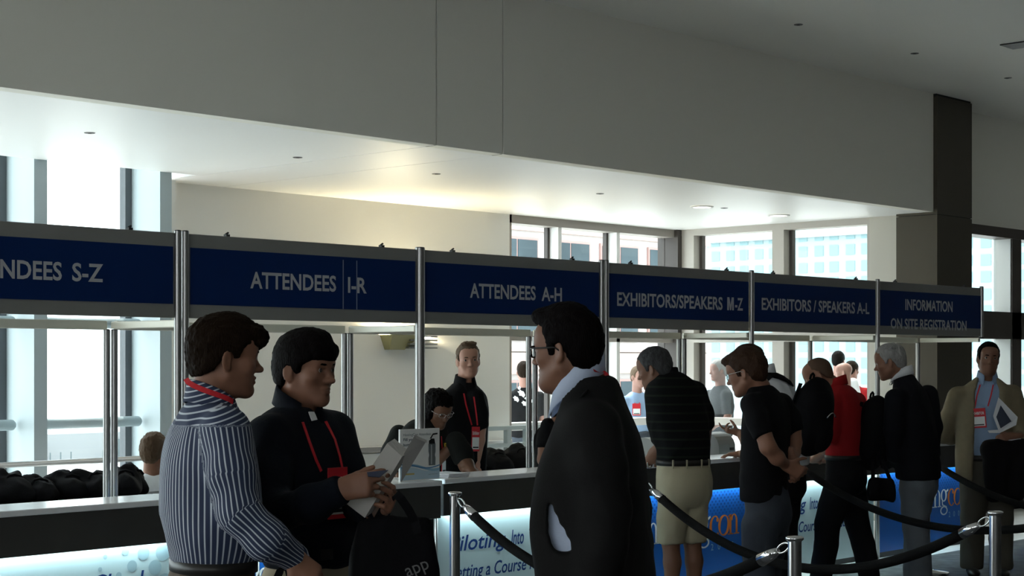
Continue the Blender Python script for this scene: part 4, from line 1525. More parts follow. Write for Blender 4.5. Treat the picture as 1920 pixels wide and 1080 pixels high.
p.torso('suit_jacket', rows, m_suit, arms=[(al, [.075, .072, .068, .062, .056]), (ar, [.072, .07, .066, .06, .055])], amp=.006, sc=(6, 6, 4), seed=8, subs=[open_front])
p.collar(p.w(1085, 722), .062, .066, m_bshirt, hh=.046, gap=24, lean=-.75, tips=.03, flare=.014)
# lapels
for sg in (-1, 1):
    r1, r2 = [], []
    for (z, x, y, x2, y2) in ((1.57, .115, -.02, .128, -.035), (1.50, .150, .045, .172, .02), (1.42, .108, .092, .148, .068), (1.34, .054, .132, .095, .118), (1.26, .020, .152, .028, .148)):
        c = p.w(1110, 700)
        r1.append(Vector((c.x, c.y, z)) + p.u * (sg * x) + p.f * (y + .004)); r2.append(Vector((c.x, c.y, z)) + p.u * (sg * x2) + p.f * (y2 + .012))
    mb = MB().strip([r1, r2])
    o = mb.build('lapel', m_suit, p.root)
    md = o.modifiers.new('thickness', 'SOLIDIFY'); md.thickness = .006; md.offset = 0
wp = p.w(1114, 1040)
p.legs('trousers', mat('charcoal_trousers', (.014, .014, .015), .8), wp, .175, .125, stance=.1, seed=13)
p.belt(wp, .178, .128, m_belt)
p.hand(al[-1] - UP * .0, (-UP + RT * .05), (RT * .4 + FW * .6), -1, curl=(20, 30, 20))
p.hand(ar[-1], (-UP), (-RT * .4 - FW * .6), 1, curl=(20, 30, 20))
p.finish()
t = thing('badge_lanyard', 'red lanyard ribbon at the collar of the man in the charcoal suit', 'badge', tuple(p.w(1115, 690, -.02)))
q = [surf(p.bvh('suit_jacket', 'body'), *v, .012)[0] for v in ((1108, 694), (1118, 697), (1127, 702), (1135, 710))]
MB().ribbon([v for v in q if v is not None], (-FW + UP * .6).normalized(), .012, .002).build('ribbon', m_red, t)
P3 = p
# ---------------------------------------------------------------- people at the counters and behind them
H_GREY = mat('hair_grey', (.30, .29, .28), .6, bump=.6, bscale=60, stretch=(4, 4, 1), spec=.15)
H_SALT = mat('hair_dark_grey', (.045, .045, .047), .6, bump=.6, bscale=60, stretch=(4, 4, 1), spec=.15, var=.5, vscale=14)
H_SANDY = mat('hair_sandy', (.10, .065, .040), .6, bump=.6, bscale=60, stretch=(4, 4, 1), spec=.15)
H_AUBURN = mat('hair_auburn', (.035, .016, .008), .6, bump=.6, bscale=60, stretch=(4, 4, 1), spec=.15)
m_black = mat('black_cotton', (.006, .006, .007), .85, bump=.15, bscale=120, spec=.1)
m_watch = mat('watch_steel', (.6, .6, .58), .25, metal=.9)
SHORT = [-.085, -.085, -.075, -.055, -.018, .012, .012, -.015, -.015, .025, .052, .070, .070]

# 4: man in khaki shorts
m_polo = bpy.data.materials.new('striped_dark_polo')
m_polo.use_nodes = True
nt = m_polo.node_tree
pb = nt.nodes['Principled BSDF']; pb.inputs['Roughness'].default_value = .85; pb.inputs['Specular IOR Level'].default_value = .1
tc = nt.nodes.new('ShaderNodeTexCoord'); sp = nt.nodes.new('ShaderNodeSeparateXYZ')
q1 = nt.nodes.new('ShaderNodeMath'); q1.operation = 'MULTIPLY'; q1.inputs[1].default_value = 1 / .055
q2 = nt.nodes.new('ShaderNodeMath'); q2.operation = 'FRACT'
q3 = nt.nodes.new('ShaderNodeMath'); q3.operation = 'LESS_THAN'; q3.inputs[1].default_value = .22
q4 = nt.nodes.new('ShaderNodeMix'); q4.data_type = 'RGBA'
q4.inputs[6].default_value = (.005, .0055, .006, 1); q4.inputs[7].default_value = (.013, .017, .012, 1)
nt.links.new(tc.outputs['Object'], sp.inputs[0]); nt.links.new(sp.outputs['Z'], q1.inputs[0]); nt.links.new(q1.outputs[0], q2.inputs[0]); nt.links.new(q2.outputs[0], q3.inputs[0]); nt.links.new(q3.outputs[0], q4.inputs[0]); nt.links.new(q4.outputs[2], pb.inputs['Base Color'])
p = Person('man in khaki shorts and a dark striped polo shirt, seen from behind at the counter', 10.5, 1275, phi=118, h=.010, hs=.006, skin=SKIN2)
p.head(p.w(1227, 690), 152, pitch=-16, neck=p.w(1252, 722, .0), sc=1.05, hair=.013, hair_mat=H_SALT, zb=SHORT)
rows = [p.row(872, 1281, 0, .172, .125), p.row(840, 1281, 0, .178, .130), p.row(790, 1274, 0, .190, .130), p.row(745, 1268, 0, .195, .115), p.row(718, 1264, 0, .165, .092), p.row(704, 1258, 0, .110, .075), p.row(697, 1254, 0, .075, .065)]
al = [p.w(1231, 742, -.03), p.w(1236, 790, .0), p.w(1241, 822, .02)]
ar = [p.w(1304, 738, .10), p.w(1316, 775, .12), p.w(1322, 797, .16)]
p.torso('polo_shirt', rows, m_polo, arms=[(al, [.070, .072, .074]), (ar, [.068, .066, .066])], amp=.010, sc=(6, 6, 5), seed=41)
p.collar(p.w(1250, 708), .062, .062, m_black, hh=.035, phi=140, lean=-.35)
wp = p.w(1281, 868)
p.legs('shorts', mat('khaki_shorts', (.40, .36, .25), .85, bump=.1), wp, .170, .125, hem=EYE - (1018 - HOR) * 10.5 / FPX, rad=(.098, .084, .080), stance=.078, seed=42, bare=True, shift=(0, 0), amp=.009)
p.belt(wp + UP * .005, .174, .129, m_belt)
for k in (-.14, -.06, .05, .12):
    q = wp + p.u * k - p.f * (.128 * (1 - (k / .19)**2)**.5 + .008)
    MB().obox(q, p.u, p.f, UP, (.012, .008, .055), .002).build('belt_loop', MATS['khaki_shorts'], p.root)
wr = p.w(1214, 866, .12)
p.chunk_chain([al[-1], p.w(1243, 835, .04), wr.lerp(p.w(1243, 835, .04), .5), wr], [.05, .045, .042, .030], .007)
p.hand(wr, (-RT * .8 + FW * .5 - UP * .25), (RT * .3 + FW * .6 - UP), 1, curl=(30, 40, 30))
MB().tube([wr + (RT * math.cos(a) * .0 + UP * math.cos(a) + (RT * .5 + FW * .85) * math.sin(a)) * .034 + (RT * .3 - UP * .1) * .05 for a in np.linspace(0, 2 * math.pi, 25)], .006, 8).build('wristwatch', m_watch, p.root)
wr2 = p.w(1268, 862, .40)
p.chunk_chain([ar[-1], p.w(1318, 835, .24), wr2], [.05, .045, .030], .007)
p.hand(wr2, (-RT + FW * .2), -UP, -1, curl=(20, 30, 20))
p.finish()

# 5: young man in a black T-shirt, hands clasped behind
m_jeans = mat('dark_jeans', (.035, .042, .055), .85, bump=.15, bscale=200, var=.2, vscale=5)
p = Person('young man with glasses in a black T-shirt, hands clasped behind his back', 9.0, 1435, phi=148, h=.009, hs=.0055)
p.head(p.w(1399, 697), 152, pitch=-16, neck=p.w(1424, 726, .0), sc=1.0, hair=.018, hair_mat=H_AUBURN, brow=H_AUBURN, extra=[((0, .075, .085), (.055, .045, .028)), ((0, -.08, .03), (.06, .04, .06))], zb=[-.085, -.085, -.075, -.06, -.02, .012, .012, -.02, -.016, .02, .046, .060, .060], hamp=.006)
p.glasses(m_watch, w=.024, hgt=.015, th=.0018)
rows = [p.row(940, 1432, 0, .150, .118), p.row(900, 1432, 0, .152, .118), p.row(840, 1434, 0, .158, .118), p.row(790, 1436, 0, .175, .115), p.row(755, 1436, 0, .170, .095), p.row(735, 1432, 0, .125, .075), p.row(722, 1428, 0, .068, .058)]
al = [p.w(1410, 758, -.15), p.w(1421, 790, -.20), p.w(1431, 812, -.22)]
ar = [p.w(1466, 756, .13), p.w(1480, 785, .14), p.w(1488, 806, .13)]
p.torso('t_shirt', rows, m_black, arms=[(al, [.062, .060, .060]), (ar, [.06, .056, .054])], amp=.008, seed=51)
wp = p.w(1436, 908)
wl, wrr = p.w(1474, 872, -.13), p.w(1486, 862, -.02)
p.chunk_chain([al[-1], p.w(1440, 838, -.23), p.w(1457, 858, -.20), wl], [.046, .043, .040, .027], .006)
p.chunk_chain([ar[-1], p.w(1489, 830, .12), p.w(1488, 848, .08), wrr], [.044, .041, .036, .027], .006)
p.hand(wl, (RT * .85 - UP * .45 + FW * .1), (FW * .8 - RT * .3 + UP * .3), 1, curl=(35, 50, 35))
p.hand(wrr, (RT * .2 - UP * .9 - FW * .2), (-RT * .4 - FW * .8), 1, curl=(35, 50, 35))
p.legs('jeans', m_jeans, wp, .135, .105, stance=.085, seed=52, lead=.04)
p.finish()

# 6: man in a white shirt with a backpack, leaning over the counter
def backpack(label, c, ux, uf, half, m, h=.010, lean=0.0, seed=5, loop=True, pockets=True, trim=None):
    """Rounded rucksack: ux along its width, uf away from the wearer's back."""
    up = (UP - uf * lean).normalized(); fo = ux.cross(up).normalized()
    if fo.dot(uf) < 0: fo = -fo
    t = thing('backpack', label, 'backpack', tuple(Vector(c) - up * half[2]))
    F = Field(np.array(c) - .42, np.array(c) + .42, h)
    F.ell(c, (half[0], half[1], half[2]), (ux, fo, up), k=0)
    F.ell(c - up * (half[2] * .35), (half[0] * 1.02, half[1] * 1.05, half[2] * .6), (ux, fo, up), k=.05)
    F.ell(c + up * (half[2] * .35) - fo * half[1] * .15, (half[0] * .9, half[1] * .85, half[2] * .6), (ux, fo, up), k=.05)
    V, Q = F.mesh(); V = folds(smooth(V, Q, 2), Q, .008, (10, 10, 7), seed)
    link('pack_body', np_mesh('pack_body', V, Q), m, t)
    if pockets:
        F = Field(np.array(c) - .42, np.array(c) + .42, h)
        F.ell(c - up * (half[2] * .42) + fo * (half[1] * .72), (half[0] * .74, half[1] * .5, half[2] * .42), (ux, fo, up), k=0)
        V, Q = F.mesh(); V = folds(V, Q, .006, (12, 12, 8), seed + 1)
        link('front_pocket', np_mesh('front_pocket', V, Q), m, t)
        MB().tube([c + up * (half[2] * .1) + fo * (half[1] * 1.02) + ux * (half[0] * .55 * q) + up * (.03 * (1 - q * q)) for q in np.linspace(-1, 1, 9)], .005, 6).build('zip', m_watch if trim is None else trim, t)
    top = c + up * (half[2] * .97) - fo * half[1] * .5
    if loop:
        MB().tube([top - ux * .035 - up * .01, top - ux * .03 + up * .02, top + up * .032, top + ux * .03 + up * .02, top + ux * .035 - up * .01], .008, 8).build('carry_loop', m, t)
    for sg in (-1, 1):
        a = c + up * (half[2] * .8) - fo * half[1] * .8 + ux * sg * half[0] * .5
        b = c - up * (half[2] * .75) - fo * half[1] * .7 + ux * sg * half[0] * .75
        MB().ribbon([a, a.lerp(b, .5) - fo * .03, b], [-fo] * 3, .05, .010).build('shoulder_strap', m, t)
    return t


m_wshirt = mat('white_shirt', (.72, .73, .75), .8, bump=.1)
m_darktr = mat('black_trousers', (.008, .008, .009), .85, bump=.1, spec=.1)
p = Person('man in a white shirt under a black backpack, gesturing over the counter', 11.3, 1450, phi=150, h=.011, hs=.006)
p.head(p.w(1402, 680), 165, pitch=-8, neck=p.w(1430, 705, .02), sc=1.0, hair=.013, hair_mat=H_AUBURN, zb=SHORT)
rows = [p.row(872, 1482, 0, .165, .12), p.row(830, 1480, 0, .175, .13), p.row(770, 1468, 0, .185, .13), p.row(735, 1456, 0, .175, .115), p.row(712, 1445, 0, .135, .09), p.row(698, 1436, 0, .075, .065)]
al = [p.w(1420, 738, -.12), p.w(1412, 790, .0), p.w(1404, 830, .10), p.w(1395, 812, .25)]
ar = [p.w(1470, 735, .18), p.w(1440, 800, .34), p.w(1418, 840, .50), p.w(1398, 852, .78)]
p.torso('shirt', rows, m_wshirt, arms=[(al[:3], [.062, .058, .052]), (ar, [.06, .056, .05, .042])], amp=.008, seed=61)
p.collar(p.w(1433, 702), .062, .06, m_wshirt, hh=.04, lean=-.4)
wq = p.w(1387, 812, .30)
p.chunk_chain([al[2], p.w(1400, 828, .16), wq], [.045, .042, .028], .006)
p.hand(wq, (-RT * .92 + UP * .18 + FW * .2), (UP * .9 + RT * .3 - FW * .2), 1, curl=((10, 15, 10), (15, 20, 10), (60, 50, 20), (70, 55, 20)), thumb=(.5, .4, .8))
MB().tube([wq + RT * .03 + (UP * math.cos(a) + FW * math.sin(a)) * .034 for a in np.linspace(0, 2 * math.pi, 25)], .007, 8).build('wristwatch', m_watch, p.root)
wr = p.w(1390, 851, .85)
p.chunk_chain([ar[2], wr], [.042, .028], .006)
p.hand(wr, (-RT * .95 + FW * .3 - UP * .05), -UP, -1, curl=(12, 15, 10), spread=10)
wp = p.w(1470, 868)
p.legs('trousers', m_darktr, wp, .155, .115, stance=.085, seed=62)
p.finish()
u_ = azim(150); r_ = Vector((u_.y, -u_.x, 0))
backpack('large black backpack with a webbing loop, worn by the man in the white shirt', p.w(1524, 782, -.10), r_, -u_, (.155, .125, .265), m_bag, lean=-.22, seed=63)
bv = p.bvh('shirt')
q = [surf(bv, *v, .008) for v in ((1482, 722), (1470, 713), (1456, 707), (1443, 706), (1434, 716), (1430, 735))]
q = [v for v in q if v[0] is not None]
MB().ribbon([v[0] for v in q], [v[1] for v in q], .05, .010).build('shoulder_strap', m_bag, [o for o in COL.objects if o.name == 'backpack'][0])

# 7: bald man in a red polo
m_redpolo = mat('red_polo', (.32, .012, .014), .8, bump=.1, spec=.15)
p = Person('bald man in a red polo shirt and black trousers, looking down at the counter', 12.0, 1575, phi=150, h=.011, hs=.0065)
p.head(p.w(1534, 703), 168, pitch=-24, neck=p.w(1566, 724, .0), sc=1.02, hair=.0035, hair_mat=mat('hair_cropped', (.10, .06, .04), .7, spec=.1), zb=[-.07, -.07, -.06, -.04, -.015, .015, .03, .04, .05, .2, .2, .2, .2], hamp=.0012)
rows = [p.row(862, 1585, 0, .165, .125), p.row(825, 1584, 0, .18, .135), p.row(780, 1584, 0, .19, .13), p.row(750, 1582, 0, .185, .115), p.row(732, 1578, 0, .15, .095), p.row(720, 1571, 0, .08, .07)]
al = [p.w(1556, 756, -.15), p.w(1556, 800, -.14), p.w(1554, 822, -.12)]
ar = [p.w(1607, 752, .15), p.w(1600, 795, .2), p.w(1594, 815, .24)]
p.torso('polo_shirt', rows, m_redpolo, arms=[(al, [.065, .066, .068]), (ar, [.065, .064, .064])], amp=.008, seed=71)
p.collar(p.w(1569, 722), .062, .060, m_redpolo, hh=.042, lean=-.40, phi=155, tips=.015)
w1, w2 = p.w(1525, 862, .25), p.w(1545, 862, .50)
p.chunk_chain([al[-1], p.w(1552, 842, .0), w1], [.047, .044, .028], .008)
p.chunk_chain([ar[-1], p.w(1580, 842, .34), w2], [.046, .043, .028], .008)
p.hand(w1, (-RT * .6 + FW * .7), -UP, 1, curl=(15, 20, 12)); p.hand(w2, (-RT * .7 + FW * .6), -UP, -1, curl=(15, 20, 12))
wp = p.w(1584, 858)
p.legs('trousers', m_darktr, wp, .165, .125, stance=.115, seed=72, lead=-.14, rad=(.115, .088, .078))
p.belt(wp + UP * .004, .168, .129, m_belt)
p.finish()
backpack('black backpack with dark red piping on the back of the red polo man', p.w(1638, 812, -.02), r_, -u_, (.145, .12, .265), m_bag, lean=-.18, seed=73, trim=mat('dark_red_piping', (.12, .01, .01), .6))
bc = p.w(1652, 918, -.15)
t, ob, bb = tote('small black shoulder bag low behind the man in the red polo', bc, .095, .05, .085, RT, m_bag, None, [[bc + UP * .08 - RT * .06, bc + UP * .25 - RT * .05 + FW * .03, p.w(1635, 830, -.05)], [bc + UP * .08 + RT * .06, bc + UP * .25 + FW * .03, p.w(1645, 835, -.05)]], 74)

# 8: white-haired man in a dark jacket
m_navy = mat('black_blazer', (.007, .0075, .010), .85, bump=.1, bscale=200, spec=.1)
m_ljeans = mat('faded_jeans', (.12, .135, .15), .85, bump=.15, bscale=200, var=.2, vscale=5)
p = Person('white-haired man in a black blazer and faded jeans, seen from the back', 12.0, 1712, phi=150, h=.011, hs=.0065)
p.head(p.w(1669, 677), 160, pitch=-14, neck=p.w(1693, 704, .0), sc=1.03, hair=.011, hair_mat=H_GREY, zb=SHORT)
rows = [p.row(898, 1722, 0, .205, .150), p.row(860, 1720, 0, .205, .148), p.row(800, 1714, 0, .205, .140), p.row(755, 1708, 0, .200, .120), p.row(728, 1704, 0, .170, .098), p.row(710, 1698, 0, .095, .075), p.row(702, 1697, 0, .07, .062)]
al = [p.w(1678, 748, -.16), p.w(1676, 805, -.18), p.w(1680, 850, -.12), p.w(1662, 868, .10)]
ar = [p.w(1740, 740, .16), p.w(1748, 800, .20), p.w(1746, 850, .22), p.w(1728, 872, .35)]
p.torso('blazer', rows, m_navy, arms=[(al, [.07, .066, .06, .05]), (ar, [.07, .066, .06, .05])], amp=.008, seed=81)
p.collar(p.w(1692, 704), .062, .062, m_wshirt, hh=.040, lean=-.4, gap=20)
p.hand(al[-1], (-RT * .8 + FW * .5), -UP, 1, curl=(20, 25, 20)); p.hand(ar[-1], (-RT * .5 + FW * .6 - UP * .3), -UP, -1, curl=(20, 25, 20))
wp = p.w(1720, 868)
p.legs('jeans', m_ljeans, wp, .16, .12, stance=.075, seed=82, rad=(.105, .085, .078), lead=.05)
p.finish()

# 9: man in a tan blazer facing the camera
m_tan = mat('tan_blazer', (.20, .165, .105), .85, bump=.1, bscale=200, var=.06, vscale=20)
m_lblue = mat('light_blue_shirt', (.26, .36, .52), .8, bump=.1)
p = Person('man in a tan blazer and light blue shirt facing the camera, holding papers', 12.7, 1850, phi=-98, h=.011, hs=.006, skin=SKIN2)
p.head(p.w(1853, 672), -95, pitch=2, roll=5, neck=p.w(1852, 712, .0), sc=1.0, hair=.014, hair_mat=H_BLACK, brow=H_BLACK, mouth=.2, fat=.003, zb=[-.085, -.085, -.075, -.055, -.02, .012, .012, -.025, -.02, .03, .070, .085, .085])
rows = [p.row(900, 1850, 0, .225, .150), p.row(860, 1848, 0, .222, .148), p.row(800, 1848, 0, .215, .140), p.row(750, 1848, 0, .205, .122), p.row(726, 1850, 0, .175, .100), p.row(712, 1851, 0, .11, .078), p.row(706, 1851, 0, .075, .065)]
rs = [(r[0], r[1], r[2], r[3] - .035, r[4] - .02) for r in rows[1:-1]]
p.torso('shirt', rs, m_lblue, amp=.006, seed=91)
p.collar(p.w(1851, 708), .062, .062, m_lblue, hh=.042, gap=50, lean=-.15)
al = [p.w(1898, 738, .02), p.w(1912, 790, -.05), p.w(1922, 826, -.16), p.w(1908, 820, -.24)]
ar = [p.w(1796, 742, .02), p.w(1779, 785, .06), p.w(1768, 815, .08), p.w(1784, 822, .24)]


def open9(F):
    for z0, z1, r0, r1, ox in ((1.55, 1.42, .075, .095, .0), (1.42, 1.1, .095, .10, .005), (1.1, .7, .10, .115, .01)):
        for s_ in np.linspace(0, 1, 25):
            c = p.w(1849, 750) + p.f * .15 + p.u * ox
            F.ell((c.x, c.y, z0 + (z1 - z0) * s_), (r0 + (r1 - r0) * s_, .17, .04), (p.u, p.f, UP), k=0, op='sub')


p.torso('blazer', rows, m_tan, arms=[(al, [.072, .068, .06, .05]), (ar, [.072, .068, .062, .052])], amp=.008, seed=92, subs=[open9])
hl = p.w(1902, 818, -.27)
p.hand(hl, (-RT * .95 - UP * .1 - FW * .1), (FW * .5 - UP * .4), -1, curl=(30, 40, 30))
p.hand(ar[-1], (RT * .5 + FW * .8), -UP, 1, curl=(20, 25, 20))
wp = p.w(1850, 858)
p.legs('trousers', mat('olive_trousers', (.07, .064, .05), .85, bump=.1), wp, .175, .13, stance=.10, seed=93, rad=(.11, .09, .085))
p.belt(wp - UP * .0, .178, .134, m_belt, hh=.045)
p.finish()
bv = p.bvh('shirt', 'body')
badge_thing('red badge holder on the light blue shirt of the man in the tan blazer', [[(1862, 722), (1858, 742), (1852, 762)], [(1838, 722), (1832, 742), (1828, 764)]], ((1835, 784), .11, .15, -.08), bv, 'EXHIBITOR')
m_paper = mat('white_paper', (.62, .63, .66), .6)
c = p.w(1885, 790, -.36)
t = thing('paper_booklet', 'white folded papers held in the hand of the man in the tan blazer', 'papers', tuple(c))
MB().prism([p.w(1872, 745, -.30), p.w(1908, 782, -.36), p.w(1905, 797, -.40), p.w(1874, 812, -.40), p.w(1862, 780, -.34)], -FW * .004).build('front_sheet', m_paper, t)
MB().prism([p.w(1876, 760, -.32), p.w(1896, 790, -.37), p.w(1876, 803, -.39), p.w(1868, 782, -.35)], -FW * .006).build('printed_photo', mat('booklet_dark_blue', (.04, .05, .08), .5), t)
MB().prism([p.w(1852, 808, -.38), p.w(1876, 806, -.38), p.w(1874, 812, -.42), p.w(1855, 812, -.42)], UP * .003).build('pen_and_slip', m_paper, t)
MB().prism([p.w(1890, 825, -.30), p.w(1914, 822, -.30), p.w(1917, 850, -.28), p.w(1900, 852, -.28)], -FW * .004).build('rear_sheet', m_paper, t)
c = p.w(1885, 880, -.27)
t = thing('folded_coat', 'black coat draped over the arm of the man in the tan blazer', 'coat', (c.x, c.y, c.z - .2))
F = Field(np.array(c) - .45, np.array(c) + .45, .011)
F.loft([(c.z - .24, c.x, c.y, .13, .03), (c.z - .1, c.x, c.y, .15, .045), (c.z + .06, c.x, c.y, .16, .06), (c.z + .16, c.x, c.y, .15, .06), (c.z + .2, c.x, c.y, .11, .04)], RT, FW, n=3.0)
F.cap(c + UP * .16 - RT * .12, c + UP * .18 + RT * .14, .05, .05, .05)
V, Q = F.mesh(); V = folds(V, Q, .014, (11, 11, 5), 95)
link('coat_cloth', np_mesh('coat_cloth', V, Q), m_black, t)

# staff behind the counters
p = Person('staff man standing in a black polo with a red lanyard before the far white wall', 11.5, 872, phi=-60, h=.010, hs=.0055)
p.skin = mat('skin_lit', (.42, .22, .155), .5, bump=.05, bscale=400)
p.head(p.w(878, 675), -80, pitch=0, roll=-3, neck=p.w(872, 716, .02), sc=1.0, hair=.012, hair_mat=H_SANDY, brow=H_SANDY, zb=[-.085, -.085, -.075, -.055, -.018, .012, .012, -.01, -.01, .025, .058, .072, .072], extra=[((0, .06, .112), (.055, .04, .02))], hamp=.006)
rows = [p.row(900, 868, 0, .165, .12), p.row(860, 869, 0, .172, .125), p.row(800, 868, 0, .185, .128), p.row(760, 868, 0, .188, .112), p.row(738, 868, 0, .165, .092), p.row(724, 870, 0, .10, .075), p.row(717, 871, 0, .07, .062)]
al = [p.w(893, 745, -.07), p.w(898, 775, -.05), p.w(900, 797, -.03)]
ar = [p.w(845, 748, .08), p.w(838, 785, .06), p.w(834, 810, .03)]
p.torso('polo_shirt', rows, m_black, arms=[(al, [.055, .058, .058]), (ar, [.066, .068, .068])], amp=.007, seed=101)
p.collar(p.w(872, 717), .060, .060, m_black, hh=.04, gap=46, lean=-.15)
for a_, w_ in ((al[-1], p.w(893, 868, -.05)), (ar[-1], p.w(842, 872, -.06))):
    p.chunk_chain([a_, a_.lerp(w_, .4), w_], [.046, .044, .028], .007)
    p.hand(w_, (-UP + RT * .1), RT, 1, curl=(20, 30, 20), fore=None)
p.legs('trousers', m_darktr, p.w(868, 890), .155, .115, seed=102)
p.finish()
bv = p.bvh('polo_shirt')
badge_thing('red badge holder on a red lanyard worn by the staff man in the black polo', [[(869, 738), (873, 758), (879, 780), (884, 797)], [(889, 744), (892, 765), (894, 782), (895, 797)]], ((890, 823), .065, .17, .03), bv, 'Exhibitor')

p = Person('staff woman with dark curly hair and glasses bending over the counter', 11.02, 800, phi=-35, h=.010, hs=.0055, skin=SKIN3)
p.head(p.w(822, 767, -.05), -52, pitch=-24, neck=p.w(797, 802, .03), sc=.95, hair=.020, hair_mat=H_BLACK, zb=[-.10, -.10, -.10, -.10, -.09, -.08, -.07, -.05, -.02, .02, .045, .058, .058],
       extra=[((0, -.05, .06), (.085, .075, .07)), ((0, .0, .095), (.075, .07, .04)), ((.06, -.01, -.03), (.035, .05, .06)), ((-.06, -.01, -.03), (.035, .05, .06)), ((0, -.07, -.03), (.07, .05, .07))], hamp=.012, nose=.9)
p.glasses(m_watch, w=.022, hgt=.014, th=.0015)
rows = [p.row(900, 786, 0.05, .17, .13), p.row(860, 790, 0.03, .18, .135), p.row(825, 795, .0, .205, .125), p.row(800, 797, .0, .18, .10), p.row(786, 799, .0, .11, .075)]
al = [p.w(855, 828, -.10), p.w(866, 850, -.12), p.w(870, 864, -.13)]
ar = [p.w(748, 815, .05), p.w(734, 848, .02), p.w(726, 876, -.02), p.w(745, 892, -.15)]
p.torso('polo_shirt', rows, mat('black_staff_shirt', (.010, .011, .010), .85, spec=.1), arms=[(al, [.066, .066, .066]), (ar, [.068, .064, .058, .045])], amp=.007, seed=111)
w_ = p.w(884, 884, -.24)
p.chunk_chain([al[-1], p.w(875, 873, -.17), w_], [.052, .05, .032], .007)
p.hand(w_, (RT * .7 - FW * .4 - UP * .2), -UP, 1, curl=(20, 25, 20))
p.hand(ar[-1], (RT * .7 - FW * .5), -UP, -1, curl=(20, 25, 20))
p.legs('trousers', m_darktr, p.w(785, 892, .08), .165, .125, seed=112)
p.finish()
bv = p.bvh('polo_shirt')
q, n_ = surf(bv, 837, 834, .003)
if q is not None:
    n_ = Vector((n_.x, n_.y, 0)).normalized(); ax = UP.cross(n_)
    mb = MB(); letters(mb, 'NET', q, ax, UP, -.028, .028, -.012, .014, bold=.03, thick=.006)
    mb.build('chest_lettering', mat('yellow_print', (.55, .40, .03), .6), p.root)
badge_thing('red lanyard of the bending staff woman, mostly hidden by the counter sign', [[(826, 818), (827, 832), (828, 846)]], ((829, 866), .05, .16, 0), bv, None)

p = Person('seated person with light brown hair in a white top, seen from behind at the left', 11.8, 285, phi=100, h=.012, hs=.007)
p.head(p.w(289, 846), 70, pitch=-5, neck=p.w(284, 884), sc=1.0, hair=.022, hair_mat=mat('hair_light_brown', (.085, .052, .03), .6, bump=.6, bscale=60, stretch=(4, 4, 1), spec=.15), zb=[-.11, -.11, -.11, -.10, -.08, -.05, -.04, -.03, -.02, .02, .05, .06, .06], hamp=.008)
rows = [p.row(1010, 282, 0, .17, .13), p.row(950, 284, 0, .18, .13), p.row(920, 286, 0, .19, .115), p.row(900, 287, 0, .16, .095), p.row(888, 286, 0, .09, .07)]
p.torso('blouse', rows, m_wshirt, arms=[([p.w(262, 914), p.w(256, 950), p.w(258, 985), p.w(280, 990, .2)], [.062, .058, .052, .045]), ([p.w(318, 914), p.w(322, 950), p.w(318, 985), p.w(300, 990, .25)], [.062, .058, .052, .045])], amp=.008, seed=121)
f_ = azim(100); st = p.w(283, 1010); st.z = .44
F = Field(np.array(st) - .62, np.array(st) + .62, .014)
for sg in (-1, 1):
    r2 = Vector((f_.y, -f_.x, 0)) * (sg * .10)
    hp, kn_ = st + r2 + UP * .07, st + r2 + f_ * .42 + UP * .07
    F.chain([hp, kn_, kn_ + f_ * .02 - UP * .40], [.095, .072, .055], .03)
    p.chunk_chain([hp, kn_, kn_ - UP * .44], [.06, .05, .04], .014)
F.cap(st + UP * .09, st + UP * .15, .14, .14)
F.plane((0, 0, .05), (0, 0, -1))
V, Q = F.mesh(); p.part('trousers', V, Q, m_darktr)
p.chunk_chain([p.w(286, 890), st + UP * .1], [.07, .09], .02)
p.finish()
t = thing('stool', 'plain stool under the seated person behind the left counter', 'stool', (st.x, st.y, 0))
MB().lathe((st.x, st.y, .40), [(0, 0), (.17, 0), (.18, .015), (.18, .03), (.16, .045), (0, .045)], 24).build('seat', m_dark, t)
for a in range(4):
    q = Vector((math.cos(a * math.pi / 2 + .7), math.sin(a * math.pi / 2 + .7), 0))
    MB().tube([st - UP * .04 + q * .12, Vector((st.x, st.y, 0)) + q * .2], .013, 8).build('leg', m_alu, t)

p = Person('staff person in a black T-shirt half hidden behind the man in the charcoal suit', 11.6, 1045, phi=-120, h=.011, hs=.007)
p.head(p.w(1062, 778, -.06), -150, pitch=-40, neck=p.w(1056, 800, .02), sc=.98, hair=.018, hair_mat=H_BLACK, zb=[-.10, -.10, -.10, -.09, -.05, .012, .012, -.02, -.016, .02, .046, .060, .060])
rows = [p.row(900, 1048, 0, .17, .13), p.row(850, 1050, 0, .18, .13), p.row(815, 1052, 0, .19, .115), p.row(798, 1053, 0, .15, .09), p.row(788, 1054, 0, .08, .065)]
p.torso('t_shirt', rows, m_black, arms=[([p.w(1029, 800, -.05), p.w(1024, 822, -.08), p.w(1021, 838, -.10)], [.064, .062, .060]), ([p.w(1092, 812), p.w(1094, 850), p.w(1090, 866, -.05)], [.062, .06, .058])], amp=.007, seed=131)
w_ = p.w(1030, 884, -.25)
p.chunk_chain([p.w(1021, 838, -.10), p.w(1020, 862, -.13), w_], [.048, .045, .03], .008)
p.hand(w_, (RT * .4 - FW * .8), -UP, -1, curl=(20, 25, 20))
p.legs('trousers', m_darktr, p.w(1048, 885, .05), .165, .12, seed=132)
p.finish()
# ---------------------------------------------------------------- rope barrier
m_post2 = mat('polished_post', (.55, .55, .55), .15, metal=1.0)
m_rope = mat('black_velvet_rope', (.006, .006, .006), .9, spec=.1, bump=.3, bscale=200)


